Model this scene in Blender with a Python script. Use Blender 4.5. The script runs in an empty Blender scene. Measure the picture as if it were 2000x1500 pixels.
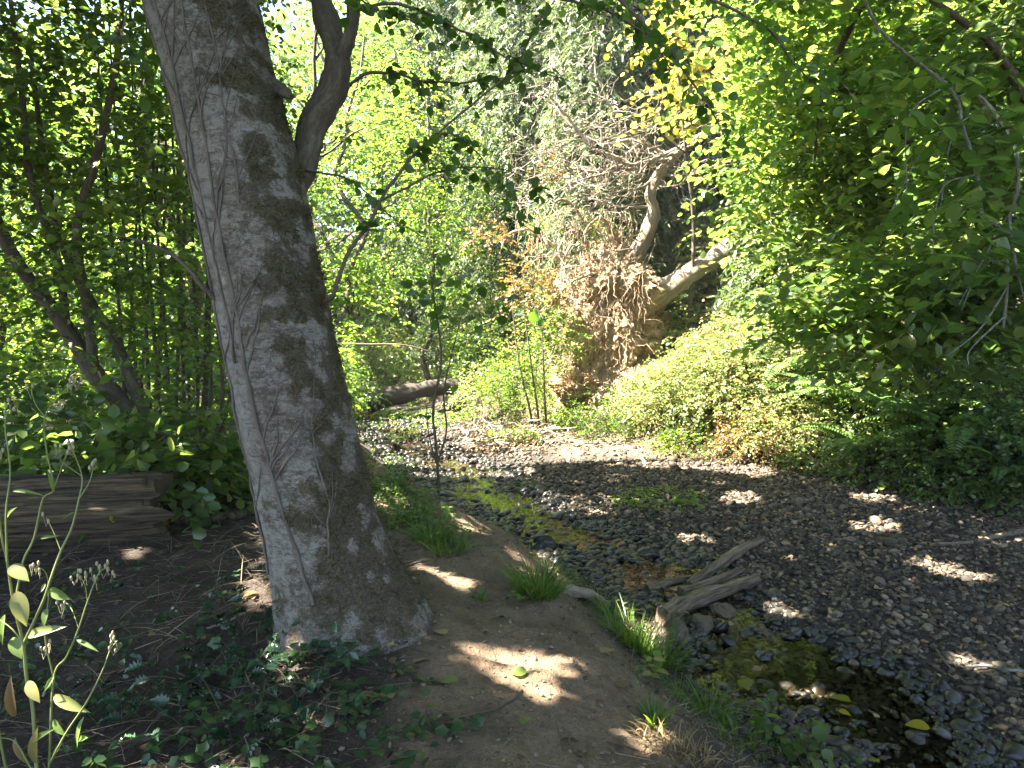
import bpy, math
import numpy as np
from mathutils import Vector, Matrix

# ------------------------------------------------------------------ camera, sky, sun, exposure
SC = bpy.context.scene
COL = SC.collection
CAM_Z, PITCH, FPX = 1.6, math.radians(4.3), 1333.33
cam_d = bpy.data.cameras.new("camera"); cam = bpy.data.objects.new("camera", cam_d); COL.objects.link(cam)
cam_d.sensor_width, cam_d.lens, cam_d.clip_start, cam_d.clip_end = 36, 24, .05, 600
cam.location = (0, 0, CAM_Z); cam.rotation_euler = (math.radians(90) - PITCH, 0, 0)
SC.camera = cam
SUN_AZ, SUN_EL = math.radians(94), math.radians(52)        # azimuth to the left of the viewing direction
SUN = np.array([-math.sin(SUN_AZ) * math.cos(SUN_EL), math.cos(SUN_AZ) * math.cos(SUN_EL), math.sin(SUN_EL)])
W = bpy.data.worlds.new("World"); SC.world = W; W.use_nodes = True
nt = W.node_tree; sky = nt.nodes.new("ShaderNodeTexSky"); sky.sky_type = 'NISHITA'; sky.sun_disc = False
sky.sun_elevation = SUN_EL; sky.sun_rotation = -SUN_AZ
nt.links.new(sky.outputs[0], nt.nodes["Background"].inputs[0]); nt.nodes["Background"].inputs[1].default_value = .05
sl = bpy.data.lights.new("sun", 'SUN'); sl.energy = 5.0; sl.angle = math.radians(.4); sl.color = (1, .93, .82)
so = bpy.data.objects.new("sun", sl); COL.objects.link(so)
so.rotation_euler = Vector(-SUN).to_track_quat('-Z', 'Y').to_euler()
SC.view_settings.view_transform = 'Standard'; SC.view_settings.look = 'None'
SC.view_settings.exposure = 3.9; SC.view_settings.gamma = 1
SC.cycles.max_bounces = 8; SC.cycles.volume_bounces = 0; SC.cycles.diffuse_bounces = 4; SC.cycles.glossy_bounces = 2
SC.cycles.transmission_bounces = 6; SC.cycles.transparent_max_bounces = 8
SC.cycles.caustics_reflective = False; SC.cycles.caustics_refractive = False

R = np.random.default_rng(11)
U = R.uniform
def V(*a): return np.array(a, float)
def nrm(a): return a / np.maximum(np.linalg.norm(a, axis=-1, keepdims=True), 1e-9)

# ------------------------------------------------------------------ pixel (2000 x 1500 photo) <-> world
FW = V(0, math.cos(PITCH), -math.sin(PITCH)); UP = V(0, math.sin(PITCH), math.cos(PITCH))
def ray(px, py): return FW + V((px - 1000) / FPX, 0, 0) + UP * ((750 - py) / FPX)
def at(px, py, d): return V(0, 0, CAM_Z) + ray(px, py) * d
def pix(P):
    q = P - V(0, 0, CAM_Z); d = np.maximum(q @ FW, .05)
    return 1000 + FPX * q[..., 0] / d, 750 - FPX * (q @ UP) / d
TT = np.geomspace(1.2, 60, 260)
def ground(px, py):
    r = ray(px, py); o = V(0, 0, CAM_Z); p = o + TT[:, None] * r; k = int(np.argmax(p[:, 2] <= H(p[:, 0], p[:, 1], False))); k = max(k, 1)
    t = np.linspace(TT[k - 1], TT[k], 24); p = o + t[:, None] * r; j = int(np.argmax(p[:, 2] <= H(p[:, 0], p[:, 1])))
    return p[j if j else 12]

# ------------------------------------------------------------------ noise
def _h(i, j, k, s):
    n = (i * 73856093 ^ j * 19349663 ^ k * 83492791 ^ s * 2654435761) & 0xffffffff
    n = ((n ^ (n >> 15)) * 2246822519) & 0xffffffff; n = ((n ^ (n >> 13)) * 3266489917) & 0xffffffff
    return ((n ^ (n >> 16)) & 0xffffff) / 0xffffff * 2 - 1
def vnoise(p, s=0):
    p = np.asarray(p, float); f = np.floor(p); i = f.astype(np.int64); w = p - f; w = w * w * (3 - 2 * w)
    o = 0
    for a in (0, 1):
        for b in (0, 1):
            for c in (0, 1):
                o = o + _h(i[..., 0] + a, i[..., 1] + b, i[..., 2] + c, s) * (w[..., 0] if a else 1 - w[..., 0]) * (w[..., 1] if b else 1 - w[..., 1]) * (w[..., 2] if c else 1 - w[..., 2])
    return o
def fbm(p, oct=4, s=0):
    o, a = 0, 1.0; p = np.asarray(p, float)
    for k in range(oct): o = o + a * vnoise(p, s + k); p = p * 2.03; a *= .5
    return o
def n2(x, y, f, oct=3, s=0): return fbm(np.stack([x * f, y * f, np.zeros_like(x) + .5], -1), oct, s)

# ------------------------------------------------------------------ terrain
LEFT = np.array([(2.8, -6), (2.5, 0), (1.9, 2.5), (1.55, 3.5), (1.25, 4.9), (.83, 6), (0, 7.3), (-.8, 8.8), (-1.75, 11), (-3.1, 14.8), (-4.6, 18.5), (-7.5, 22.5), (-14, 26), (-60, 34)], float)
RIGHT = np.array([(10, -6), (8.2, 3), (7.0, 7.4), (6.5, 8.6), (5.9, 9.7), (5.1, 11.2), (3.7, 12.4), (2.1, 14.8), (-.6, 17.3), (-2.4, 21), (-5.5, 25), (-13, 29.5), (-60, 38)], float)
def sdist(x, y, L):                       # signed distance to a polyline, positive on its left hand side
    best = np.full(x.shape, 1e9); sg = np.ones(x.shape)
    for (ax, ay), (bx, by) in zip(L[:-1], L[1:]):
        dx, dy = bx - ax, by - ay; l2 = dx * dx + dy * dy
        t = np.clip(((x - ax) * dx + (y - ay) * dy) / l2, 0, 1)
        d = np.hypot(x - ax - t * dx, y - ay - t * dy); c = dx * (y - ay) - dy * (x - ax)
        m = d < best - 1e-9; best = np.where(m, d, best); sg = np.where(m, np.sign(c), sg)
    return best * sg
def sm(t): t = np.clip(t, 0, 1); return t * t * (3 - 2 * t)
TREE = (-.80, 3.72)
def H(x, y, fine=True):
    x = np.asarray(x, float); y = np.asarray(y, float)
    wob = .18 * n2(x, y, .9, 3, 5)
    dl = sdist(x, y, LEFT) + wob; dr = -sdist(x, y, RIGHT) + wob
    w = .42 + .04 * np.clip(y, 0, 20)
    bed = -.74 + .07 * sm((-dl - .8) / 2.2) - .105 * np.exp(-((dl + .15 + w) / w) ** 2) + .035 * n2(x, y, 1.1, 3, 9)
    bank = .74 * sm(dl / 1.35) + .05 * np.clip(dl - 1.2, 0, 30) * .6
    hill = .4 * sm(dr / .6) + 19 * (1 - np.exp(-.60 * np.clip(dr - .2, 0, 200) / 19))
    z = bed + np.where(dl > 0, bank, 0) + np.where(dr > 0, hill, 0)
    land = np.clip(np.maximum(dl, dr), 0, 1)
    z = z + land * (.10 * n2(x, y, .5, 3, 21) + .03 * n2(x, y, 2.3, 3, 22))
    r2 = (x - TREE[0]) ** 2 + (y - TREE[1]) ** 2
    z = z + .16 * np.exp(-r2 / .5)
    z = z + .5 * np.exp(-((x - 2.4) ** 2 + (y - 16.3) ** 2) / 1.2)          # heap under the root plate
    z = z + .16 * np.exp(-((x + .6) ** 2 / 2.2 + (y - 15.6) ** 2 / 2.0))     # gravel island
    z = z - .035 * np.exp(-(((x - 1.55) / .45) ** 2 + ((y - 4.75) / .4) ** 2)) - .06 * np.exp(-((x + 2.2) ** 2 / .8 + (y - 15.6) ** 2 / 2.5))
    if fine and np.size(x) > 5000:
        for a, b, c in ((.25, 2.6, .3), (-.05, 3.0, .2), (.38, 3.15, .1), (.05, 3.7, 0), (.3, 4.1, -.2), (-.1, 4.6, .1), (.55, 2.75, .4), (-.25, 2.5, .1), (-.1, 5.3, 0)):
            u = (x - a) * math.cos(c) + (y - b) * math.sin(c); v = -(x - a) * math.sin(c) + (y - b) * math.cos(c); e = (u / .055) ** 2 + (v / .13) ** 2
            z = z - .020 * np.exp(-e ** 2) + .007 * np.exp(-(e - 1.7) ** 2)
    if fine: z = z + (.020 * n2(x, y, 4, 4, 31) + .006 * n2(x, y, 19, 3, 33)) * land
    return z
def H1(x, y): return float(H(np.array([x]), np.array([y]))[0])

# ------------------------------------------------------------------ mesh building
class MB:
    def __init__(s): s.v = []; s.f = []; s.t = []; s.n = 0; s.m = []; s.g = []; s.hg = False
    def add(s, v, f, tint=0.5, mi=0, grain=None):
        v = np.asarray(v, np.float32); s.hg |= grain is not None; s.g.append(v if grain is None else np.asarray(grain, np.float32)); f = np.asarray(f, np.int64)
        s.v.append(v); s.f.append(f + s.n); s.n += len(v); s.m.append(np.full(len(f), mi, np.int32))
        s.t.append(np.broadcast_to(np.asarray(tint, np.float32), (len(v),)))
    def mesh(s, name, mats, smooth=True, attrs=None, origin=None):
        me = bpy.data.meshes.new(name); v = np.concatenate(s.v)
        if origin is not None: v = v - np.asarray(origin, np.float32)
        me.vertices.add(len(v)); me.vertices.foreach_set("co", v.ravel().astype(np.float32))
        ln = np.concatenate([np.full(len(f), f.shape[1]) for f in s.f]); idx = np.concatenate([f.ravel() for f in s.f])
        st = np.concatenate([[0], np.cumsum(ln)[:-1]])
        me.loops.add(len(idx)); me.loops.foreach_set("vertex_index", idx.astype(np.int32))
        me.polygons.add(len(ln)); me.polygons.foreach_set("loop_start", st.astype(np.int32))
        me.polygons.foreach_set("use_smooth", np.full(len(ln), smooth))
        mats = mats if isinstance(mats, (list, tuple)) else [mats]
        for m in mats: me.materials.append(m)
        if len(mats) > 1: me.polygons.foreach_set("material_index", np.concatenate(s.m))
        me.update(calc_edges=True)
        a = me.attributes.new("tint", 'FLOAT', 'POINT'); a.data.foreach_set("value", np.concatenate(s.t).astype(np.float32))
        if s.hg: a = me.attributes.new('grain', 'FLOAT_VECTOR', 'POINT'); a.data.foreach_set('vector', np.concatenate(s.g).ravel().astype(np.float32))
        for k, w in (attrs or {}).items():
            a = me.attributes.new(k, 'FLOAT', 'POINT'); a.data.foreach_set("value", np.asarray(w, np.float32))
        me.validate()
        return me
    def build(s, name, mats, parent=None, smooth=True, attrs=None, origin=None):
        if origin is None and parent is not None: origin = parent.location
        me = s.mesh(name, mats, smooth, attrs, origin)
        o = bpy.data.objects.new(name, me); COL.objects.link(o)
        if parent is not None: o.parent = parent
        elif origin is not None: o.location = origin
        return o
def tag(o, label=None, cat=None, group=None, kind=None):
    if label: o["label"] = label
    if cat: o["category"] = cat
    if group: o["group"] = group
    if kind: o["kind"] = kind
    return o
def thing(name, label, cat, loc, group=None):
    o = bpy.data.objects.new(name, None); COL.objects.link(o); o.location = [float(a) for a in loc]; o.empty_display_size = .1
    bpy.context.view_layer.update() if False else None
    return tag(o, label, cat, group)
def dup(o, parent=None):
    c = o.copy(); COL.objects.link(c)
    if parent is not None: c.parent = parent
    for ch in [k for k in bpy.data.objects if k.parent == o]: dup(ch, c)
    return c

def spline(pts, n):                      # Catmull-Rom through pts
    P = np.asarray(pts, float)
    if len(P) == 2: return P[0] + (P[1] - P[0]) * np.linspace(0, 1, n)[:, None]
    Q = np.vstack([2 * P[0] - P[1], P, 2 * P[-1] - P[-2]]); m = len(P) - 1
    u = np.linspace(0, m, n); i = np.minimum(u.astype(int), m - 1); t = (u - i)[:, None]
    a, b, c, d = Q[i], Q[i + 1], Q[i + 2], Q[i + 3]
    return .5 * (2 * b + (c - a) * t + (2 * a - 5 * b + 4 * c - d) * t * t + (3 * b - a - 3 * c + d) * t ** 3)
def tube(mb, pts, rad, seg=8, n=None, tint=.5, rough=0, cap=True, mi=0, rs=0, ridge=0):
    P = spline(pts, n) if n else np.asarray(pts, float); k = len(P)
    r = np.interp(np.linspace(0, 1, k), np.linspace(0, 1, len(rad)), rad) if np.ndim(rad) else np.full(k, rad)
    T = nrm(np.gradient(P, axis=0)); a = V(0, 0, 1) if abs(T[0][2]) < .9 else V(1, 0, 0)
    x = nrm(np.cross(T[0], a)); X = []
    for i in range(k): x = nrm(x - T[i] * (x @ T[i])); X.append(x)
    X = np.array(X); Y = np.cross(T, X); th = np.linspace(0, 2 * np.pi, seg, endpoint=False)
    D = X[:, None] * np.cos(th)[None, :, None] + Y[:, None] * np.sin(th)[None, :, None]
    rr = r[:, None] * np.ones(seg)
    if rough:
        q = P[:, None] + D * r[:, None, None]
        rr = rr * (1 + rough * fbm(q * (1.2 / max(r.max(), .004)) * .5, 3, rs))
    if ridge:
        ln = np.concatenate([[0], np.cumsum(np.linalg.norm(np.diff(P, axis=0), axis=1))])
        q = np.stack([np.cos(th)[None] * 3.2 + 0 * ln[:, None], np.sin(th)[None] * 3.2 + 0 * ln[:, None], ln[:, None] * 1.1 + 0 * th[None]], -1)
        rr = rr * (1 + ridge * (np.abs(fbm(q, 4, rs + 7)) - .35))
    v = (P[:, None] + D * rr[..., None]).reshape(-1, 3)
    i = np.arange(k - 1)[:, None] * seg; j = np.arange(seg); j2 = (j + 1) % seg
    f = np.stack([i + j, i + j2, i + seg + j2, i + seg + j], -1).reshape(-1, 4)
    ln = np.concatenate([[0], np.cumsum(np.linalg.norm(np.diff(P, axis=0), axis=1))]); go = U(0, 40)
    gr = np.stack([r[:, None] * np.cos(th) + go, r[:, None] * np.sin(th), ln[:, None] + 0 * th], -1).reshape(-1, 3)
    mb.add(v, f, tint, mi, gr)
    if cap:
        for e, s in ((0, -1), (k - 1, 1)):
            vv = np.vstack([v[e * seg:(e + 1) * seg], P[e] + T[e] * s * r[e] * .15])
            ff = np.stack([j if s > 0 else j2, j2 if s > 0 else j, np.full(seg, seg)], -1); mb.add(vv, ff, tint, mi, vv)
def wobble(a, b, n, amp, s, sag=0):
    t = np.linspace(0, 1, n)[:, None]; p = a + (b - a) * t
    q = np.stack([fbm(np.c_[t * 4 + s, t * 0 + k * 7.3, t * 0], 3, k) [...] for k in range(3)], -1).reshape(n, 3)
    return p + q * amp * np.linalg.norm(b - a) * np.sin(t * np.pi) ** .6 - V(0, 0, 1) * sag * np.linalg.norm(b - a) * 4 * t * (1 - t)
def ico(sub):
    t = (1 + 5 ** .5) / 2
    v = [(-1, t, 0), (1, t, 0), (-1, -t, 0), (1, -t, 0), (0, -1, t), (0, 1, t), (0, -1, -t), (0, 1, -t), (t, 0, -1), (t, 0, 1), (-t, 0, -1), (-t, 0, 1)]
    f = [(0, 11, 5), (0, 5, 1), (0, 1, 7), (0, 7, 10), (0, 10, 11), (1, 5, 9), (5, 11, 4), (11, 10, 2), (10, 7, 6), (7, 1, 8), (3, 9, 4), (3, 4, 2), (3, 2, 6), (3, 6, 8), (3, 8, 9), (4, 9, 5), (2, 4, 11), (6, 2, 10), (8, 6, 7), (9, 8, 1)]
    v = [np.array(p) / np.linalg.norm(p) for p in v]
    for _ in range(sub):
        c = {}; g = []
        def mid(a, b):
            k = (min(a, b), max(a, b))
            if k not in c: v.append(nrm(v[a] + v[b])); c[k] = len(v) - 1
            return c[k]
        for a, b, d in f:
            x, y, z = mid(a, b), mid(b, d), mid(d, a); g += [(a, x, z), (b, y, x), (d, z, y), (x, y, z)]
        f = g
    return np.array(v), np.array(f)
ICO = [ico(k) for k in range(5)]

# ------------------------------------------------------------------ leaf shapes: (vertices, faces); x along the leaf, y across, z up
def blade(pts, fold=.18, curl=.2):        # half outline (u, w) from base to tip
    pts = np.array(pts, float); k = len(pts)
    mid = np.c_[pts[:, 0], np.zeros(k), -curl * pts[:, 0] ** 2]
    l = np.c_[pts[:, 0], pts[:, 1], fold * pts[:, 1] - curl * pts[:, 0] ** 2]; r = l * V(1, -1, 1)
    v = np.vstack([mid, l, r]); f = []
    for i in range(k - 1): f += [(i, i + 1, k + i + 1, k + i), (i + 1, i, 2 * k + i, 2 * k + i + 1)]
    return v, np.array(f)
def simple(w1=.36, w2=.3, fold=.2, curl=.22):
    v = V([0, 0, 0], [.3, w1, fold * w1 - .03], [.75, w2, fold * w2 - curl * .6], [1.02, 0, -curl], [.75, -w2, fold * w2 - curl * .6], [.3, -w1, fold * w1 - .03])
    return v, np.array([(0, 3, 2, 1), (0, 5, 4, 3)])
OVATE = simple(); NARROW = simple(.16, .13); ROUND = simple(.46, .44, .15, .15)
STRIP = (V([0, -.5, 0], [0, .5, 0], [1, .32, -.1], [1, -.32, -.1]), np.array([(0, 3, 2, 1)]))
NEARLEAF = blade([(0, .015), (.07, .2), (.2, .36), (.34, .42), (.5, .41), (.66, .34), (.8, .22), (.92, .09), (1.02, 0)])
def star(rad, z=.0):                        # fan around a centre, for lobed leaves
    n = len(rad); a = np.linspace(-np.pi, np.pi, n, endpoint=False); rad = np.array(rad)
    v = np.c_[.45 + rad * np.cos(a), rad * np.sin(a), -.25 * rad ** 2 + z * np.cos(a * 5)]
    v = np.vstack([v, V(.42, 0, .04)]); j = np.arange(n)
    return v, np.stack([j, (j + 1) % n, np.full(n, n)], -1)
IVY = star([.18, .42, .50, .44, .42, .54, .44, .46, .68, .46, .44, .54, .42, .44, .50, .42], .01)
def holly():
    p = [(0, .03), (.12, .2), (.17, .13), (.3, .34), (.36, .2), (.52, .38), (.57, .2), (.72, .3), (.78, .13), (.9, .13), (1.08, 0)]
    v, f = blade(p, .45, .25); k = len(p)
    for s in (1, 2): v[s * k:(s + 1) * k, 2] += .10 * np.where(np.arange(k) % 2 == 1, 1, -.6)
    return v, f
HOLLY = holly()
def add_leaves(mb, T, P, D, N, S, tint, wid=1.0, mi=0):
    tv, tf = T; n = len(P)
    if n == 0: return
    X = nrm(D); Z = nrm(N - X * np.sum(N * X, -1, keepdims=True)); Y = np.cross(Z, X)
    S = np.broadcast_to(S, (n,)); c = tv * V(1, wid, 1)
    v = P[:, None] + S[:, None, None] * (c[None, :, :1] * X[:, None] + c[None, :, 1:2] * Y[:, None] + c[None, :, 2:] * Z[:, None])
    f = (np.arange(n)[:, None, None] * len(tv) + tf[None]).reshape(-1, tf.shape[1])
    mb.add(v.reshape(-1, 3), f, np.repeat(np.broadcast_to(tint, (n,)), len(tv)), mi)
def rdir(n, zs=1.0):
    d = R.normal(size=(n, 3)); d[:, 2] *= zs; return nrm(d)
def sprays(P0, D, L, n, size, droop=.25, upb=1.0, rnd=.45, side=.85, tint=None):
    """twigs with alternate leaves: arrays P, D, N, S, tint (leaf by leaf)"""
    T = len(P0); s = np.linspace(.12, 1, n)[None] + U(-.04, .04, (T, n)); L = np.broadcast_to(L, (T,))
    D = nrm(D); P = P0[:, None] + D[:, None] * (L[:, None] * s)[..., None]; P[..., 2] -= droop * L[:, None] * s ** 2
    up = V(0, 0, 1); sv = nrm(np.cross(D, up) + 1e-4); alt = np.where(np.arange(n) % 2 == 0, 1, -1)[None] * side
    alt = np.broadcast_to(alt, (T, n)).copy(); alt[:, -1] *= .15
    d = D[:, None] * .6 + sv[:, None] * alt[..., None]; d = d + R.normal(size=d.shape) * .22; d[..., 2] -= .25
    N = up * upb + R.normal(size=d.shape) * rnd
    S = size * U(.6, 1.2, (T, n)); tt = (U(0, 1, (T, 1)) if tint is None else np.broadcast_to(tint, (T,))[:, None]) * .55 + U(0, .45, (T, n))
    return P.reshape(-1, 3), d.reshape(-1, 3), N.reshape(-1, 3), S.ravel(), tt.ravel()
def twig_lines(mb, P0, D, L, r, droop=.25, tint=.5, mi=0, seg=3, n=4):
    T = len(P0); D = nrm(D); L = np.broadcast_to(L, (T,)); s = np.linspace(0, 1, n)
    P = P0[:, None] + D[:, None] * (L[:, None] * s[None])[..., None]; P[..., 2] -= droop * L[:, None] * s[None] ** 2
    sv = nrm(np.cross(D, V(0, 0, 1)) + 1e-4); uv = np.cross(sv, D); th = np.linspace(0, 2 * np.pi, seg, endpoint=False)
    ring = sv[:, None] * np.cos(th)[None, :, None] + uv[:, None] * np.sin(th)[None, :, None]
    rr = np.broadcast_to(r, (T,))[:, None, None, None] * (1 - .75 * s)[None, :, None, None]
    v = P[:, :, None] + ring[:, None] * rr
    i = np.arange(n - 1)[:, None] * seg; j = np.arange(seg); j2 = (j + 1) % seg
    f = np.stack([i + j, i + j2, i + seg + j2, i + seg + j], -1).reshape(-1, 4)
    f = (np.arange(T)[:, None, None] * n * seg + f[None]).reshape(-1, 4)
    mb.add(v.reshape(-1, 3), f, np.repeat(np.broadcast_to(tint, (T,)), n * seg), mi, v.reshape(-1, 3))

# ------------------------------------------------------------------ where the sun reaches through the canopy (photo pixels on the ground)
SUNSPOTS = [[(888, 1222), (940, 1232), (1000, 1250), (1075, 1260), (1135, 1300), (1106, 1322), (1050, 1306), (990, 1286), (930, 1258)],
    [(896, 1262), (950, 1298), (1010, 1328), (1112, 1348), (1104, 1372), (1035, 1366), (970, 1340), (915, 1294)],
    [(790, 1098), (860, 1115), (925, 1140), (960, 1160), (920, 1158), (850, 1128)], [(985, 1200), (1050, 1205), (1080, 1230), (1010, 1225)],
    [(1235, 1430), (1300, 1425), (1350, 1470), (1360, 1510), (1290, 1500)], [(1325, 1040), (1400, 1040), (1400, 1062), (1325, 1062)],
    [(1410, 960), (1480, 960), (1490, 995), (1420, 990)], [(1500, 1175), (1560, 1180), (1590, 1220), (1520, 1215)],
    [(1650, 1015), (1790, 1025), (1780, 1045), (1655, 1040)], [(1700, 1085), (1830, 1095), (1990, 1130), (1990, 1155), (1800, 1120)],
    [(1840, 1275), (1990, 1290), (1990, 1320), (1860, 1305)], [(1525, 1335), (1640, 1335), (1660, 1385), (1560, 1380)],
    [(1890, 1395), (1990, 1405), (1990, 1460), (1900, 1450)], [(1030, 965), (1210, 975), (1210, 1005), (1030, 1000)],
    [(1035, 1080), (1095, 1085), (1090, 1150), (1045, 1150)], [(1240, 1215), (1310, 1215), (1300, 1275), (1245, 1270)],
    [(490, 1010), (515, 1020), (525, 1190), (505, 1190)], [(540, 1285), (600, 1285), (605, 1345), (550, 1340)], [(620, 1395), (655, 1395), (655, 1440), (625, 1440)],
    [(900, 1020), (960, 1015), (970, 1050), (905, 1050)], [(760, 885), (1040, 890), (1040, 935), (770, 930)], [(740, 950), (790, 950), (800, 1000), (750, 990)],
    [(1380, 905), (1500, 915), (1500, 930), (1380, 920)]]
for _p in SUNSPOTS[5:13]:                              # keep the dapples on the gravel small
    _c = np.mean(_p, axis=0); _p[:] = [tuple(_c + (np.array(v) - _c) * .72) for v in _p]
def inpoly(x, y, poly):
    c = np.zeros(x.shape, bool); n = len(poly)
    for i in range(n):
        (ax, ay), (bx, by) = poly[i], poly[(i + 1) % n]
        if ay != by: c ^= ((ay > y) != (by > y)) & (x < (bx - ax) * (y - ay) / (by - ay) + ax)
    return c
def shadow_at(P):
    q = P - SUN * ((P[:, 2] + .3) / SUN[2])[:, None]
    for _ in range(2):
        z = H(q[:, 0], q[:, 1], False); q = P - SUN * ((P[:, 2] - z) / SUN[2])[:, None]
    return q
SUN3D = [(at(60, 790, 5.4), .10), (at(125, 800, 5.5), .09), (at(20, 825, 5.2), .09), (at(345, 885, 6.2), .08), (at(180, 985, 4.7), .06), (at(1900, 745, 9.0), .25), (at(1845, 720, 9.2), .15), (at(1720, 700, 10.5), .2), (at(1780, 560, 8.5), .2), (at(1900, 600, 8), .15), (at(505, 985, 3.6), .05), (at(40, 1190, 2.25), .07), (at(110, 1120, 2.25), .06), (at(120, 1390, 2.25), .05)]
_r = np.random.default_rng(5); SPECKS = np.c_[_r.uniform(1.5, 6.5, 40), _r.uniform(3.5, 10.5, 40)]; SPECK_R = _r.uniform(.04, .11, 40)
SUN3D += [(at(_r.uniform(1600, 2000), _r.uniform(380, 930), _r.uniform(7, 10)), _r.uniform(.08, .22)) for _ in range(26)]
def keep_canopy(P, S):
    """leaves that stay: the gaps of the canopy let the sun onto the spots above and onto the clearing beyond"""
    q = shadow_at(P); k = np.ones(len(P), bool)
    for o in ((0, 0), (.65, 0), (-.65, 0), (0, .65), (0, -.65)):
        w = q + np.c_[S * o[0], S * o[1], 0 * S]; x, y = pix(w); sc = 4.2 / np.maximum(w[:, 1], 2); far = np.clip((w[:, 1] - 3.7) * 3, 0, 1)
        x = x + (6 + 30 * far) * sc * n2(w[:, 0], w[:, 1], 3.5, 3, 81); y = y + (3 + 16 * far) * sc * n2(w[:, 0], w[:, 1], 4.5, 3, 82)
        ok = w[:, 1] > .4
        for poly in SUNSPOTS: k &= ~(inpoly(x, y, poly) & ok)
    edge = 11.4 + .3 * np.sin(q[:, 0] * 1.7) - .25 * np.clip(q[:, 0] - 3, 0, 9)
    lit = (q[:, 1] > edge) & (q[:, 1] < 18.6) & (q[:, 0] > -3.4)
    k &= ~(lit & (P[:, 2] > 2.5))
    k &= ~((q[:, 1] >= 18.6) & (q[:, 1] < 25) & (q[:, 0] > -2.4) & (P[:, 2] > 3) & (R.random(len(P)) < .6))
    t = -(P[:, 0] + 1.2) / -SUN[0]                       # rays that would cross the alder's trunk stay blocked
    for _ in range(3): Z = P[:, 2] - SUN[2] * t; t = (P[:, 0] - (-.8 - .235 * Z)) / SUN[0]
    Y = P[:, 1] - SUN[1] * t; k |= (np.abs(Y - 3.6) < .36) & (Z > .75) & (Z < 6) & (t > .6)
    for (sx, sy), r in zip(SPECKS, SPECK_R): k &= np.hypot(q[:, 0] - sx, q[:, 1] - sy) > r
    for c, r in SUN3D:
        v = P - c; a = v @ SUN; k &= ~((np.linalg.norm(v - a[:, None] * SUN, axis=1) < r + S * .5) & (a > .5))
    return k

# ------------------------------------------------------------------ materials
def mat(name):
    m = bpy.data.materials.new(name); m.use_nodes = True; t = m.node_tree; t.nodes.clear()
    o = t.nodes.new("ShaderNodeOutputMaterial")
    def N(ty, **kw):
        n = t.nodes.new("ShaderNode" + ty)
        for k, v in kw.items():
            if k.startswith("i_"): n.inputs[k[2:].replace("_", " ")].default_value = v
            else: setattr(n, k, v)
        return n
    return m, t, N, o
def ramp(N, stops, interp='LINEAR'):
    r = N("ValToRGB"); e = r.color_ramp.elements; r.color_ramp.interpolation = interp
    while len(e) < len(stops): e.new(.5)
    for q, (p, c) in zip(e, stops): q.position = p; q.color = (*c, 1) if len(c) == 3 else c
    return r
def leaf_mat(name, dif, tra, mixf=.45, rough=.42, spec=.5):
    m, t, N, o = mat(name); a = N("Attribute", attribute_name="tint")
    r1 = ramp(N, dif); r2 = ramp(N, tra); p = N("BsdfPrincipled", i_Roughness=rough); p.inputs["Specular IOR Level"].default_value = spec
    tr = N("BsdfTranslucent"); mx = N("MixShader"); mx.inputs[0].default_value = mixf
    L = t.links.new; L(a.outputs["Fac"], r1.inputs[0]); L(a.outputs["Fac"], r2.inputs[0]); L(r1.outputs[0], p.inputs["Base Color"])
    L(r2.outputs[0], tr.inputs[0]); L(p.outputs[0], mx.inputs[1]); L(tr.outputs[0], mx.inputs[2]); L(mx.outputs[0], o.inputs[0]); return m
def bark_mat(name, cols, scale=6, stretch=(1, 1, .25), bump=.6, rough=.9, dist=.01, obj=False):
    m, t, N, o = mat(name); L = t.links.new; tc = N("TexCoord") if obj else N("Attribute", attribute_name="grain"); mp = N("Mapping"); mp.inputs["Scale"].default_value = stretch
    n = N("TexNoise"); n.inputs["Scale"].default_value = scale; n.inputs["Detail"].default_value = 8; n.inputs["Roughness"].default_value = .68
    n2_ = N("TexNoise"); n2_.inputs["Scale"].default_value = scale * 5; n2_.inputs["Detail"].default_value = 6
    r = ramp(N, cols); p = N("BsdfPrincipled", i_Roughness=rough); b = N("Bump"); b.inputs["Strength"].default_value = bump; b.inputs["Distance"].default_value = dist
    mxv = N("Math", operation='MULTIPLY_ADD'); mxv.inputs[1].default_value = .45
    L(tc.outputs["Object" if obj else "Vector"], mp.inputs[0]); L(mp.outputs[0], n.inputs[0]); L(mp.outputs[0], n2_.inputs[0])
    L(n2_.outputs[0], mxv.inputs[0])
    sub = N("Math", operation='SUBTRACT'); sub.inputs[1].default_value = .22; L(n.outputs[0], sub.inputs[0]); L(sub.outputs[0], mxv.inputs[2])
    L(mxv.outputs[0], r.inputs[0]); L(r.outputs[0], p.inputs["Base Color"]); L(mxv.outputs[0], b.inputs["Height"]); L(b.outputs[0], p.inputs["Normal"]); L(p.outputs[0], o.inputs[0])
    return m
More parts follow.
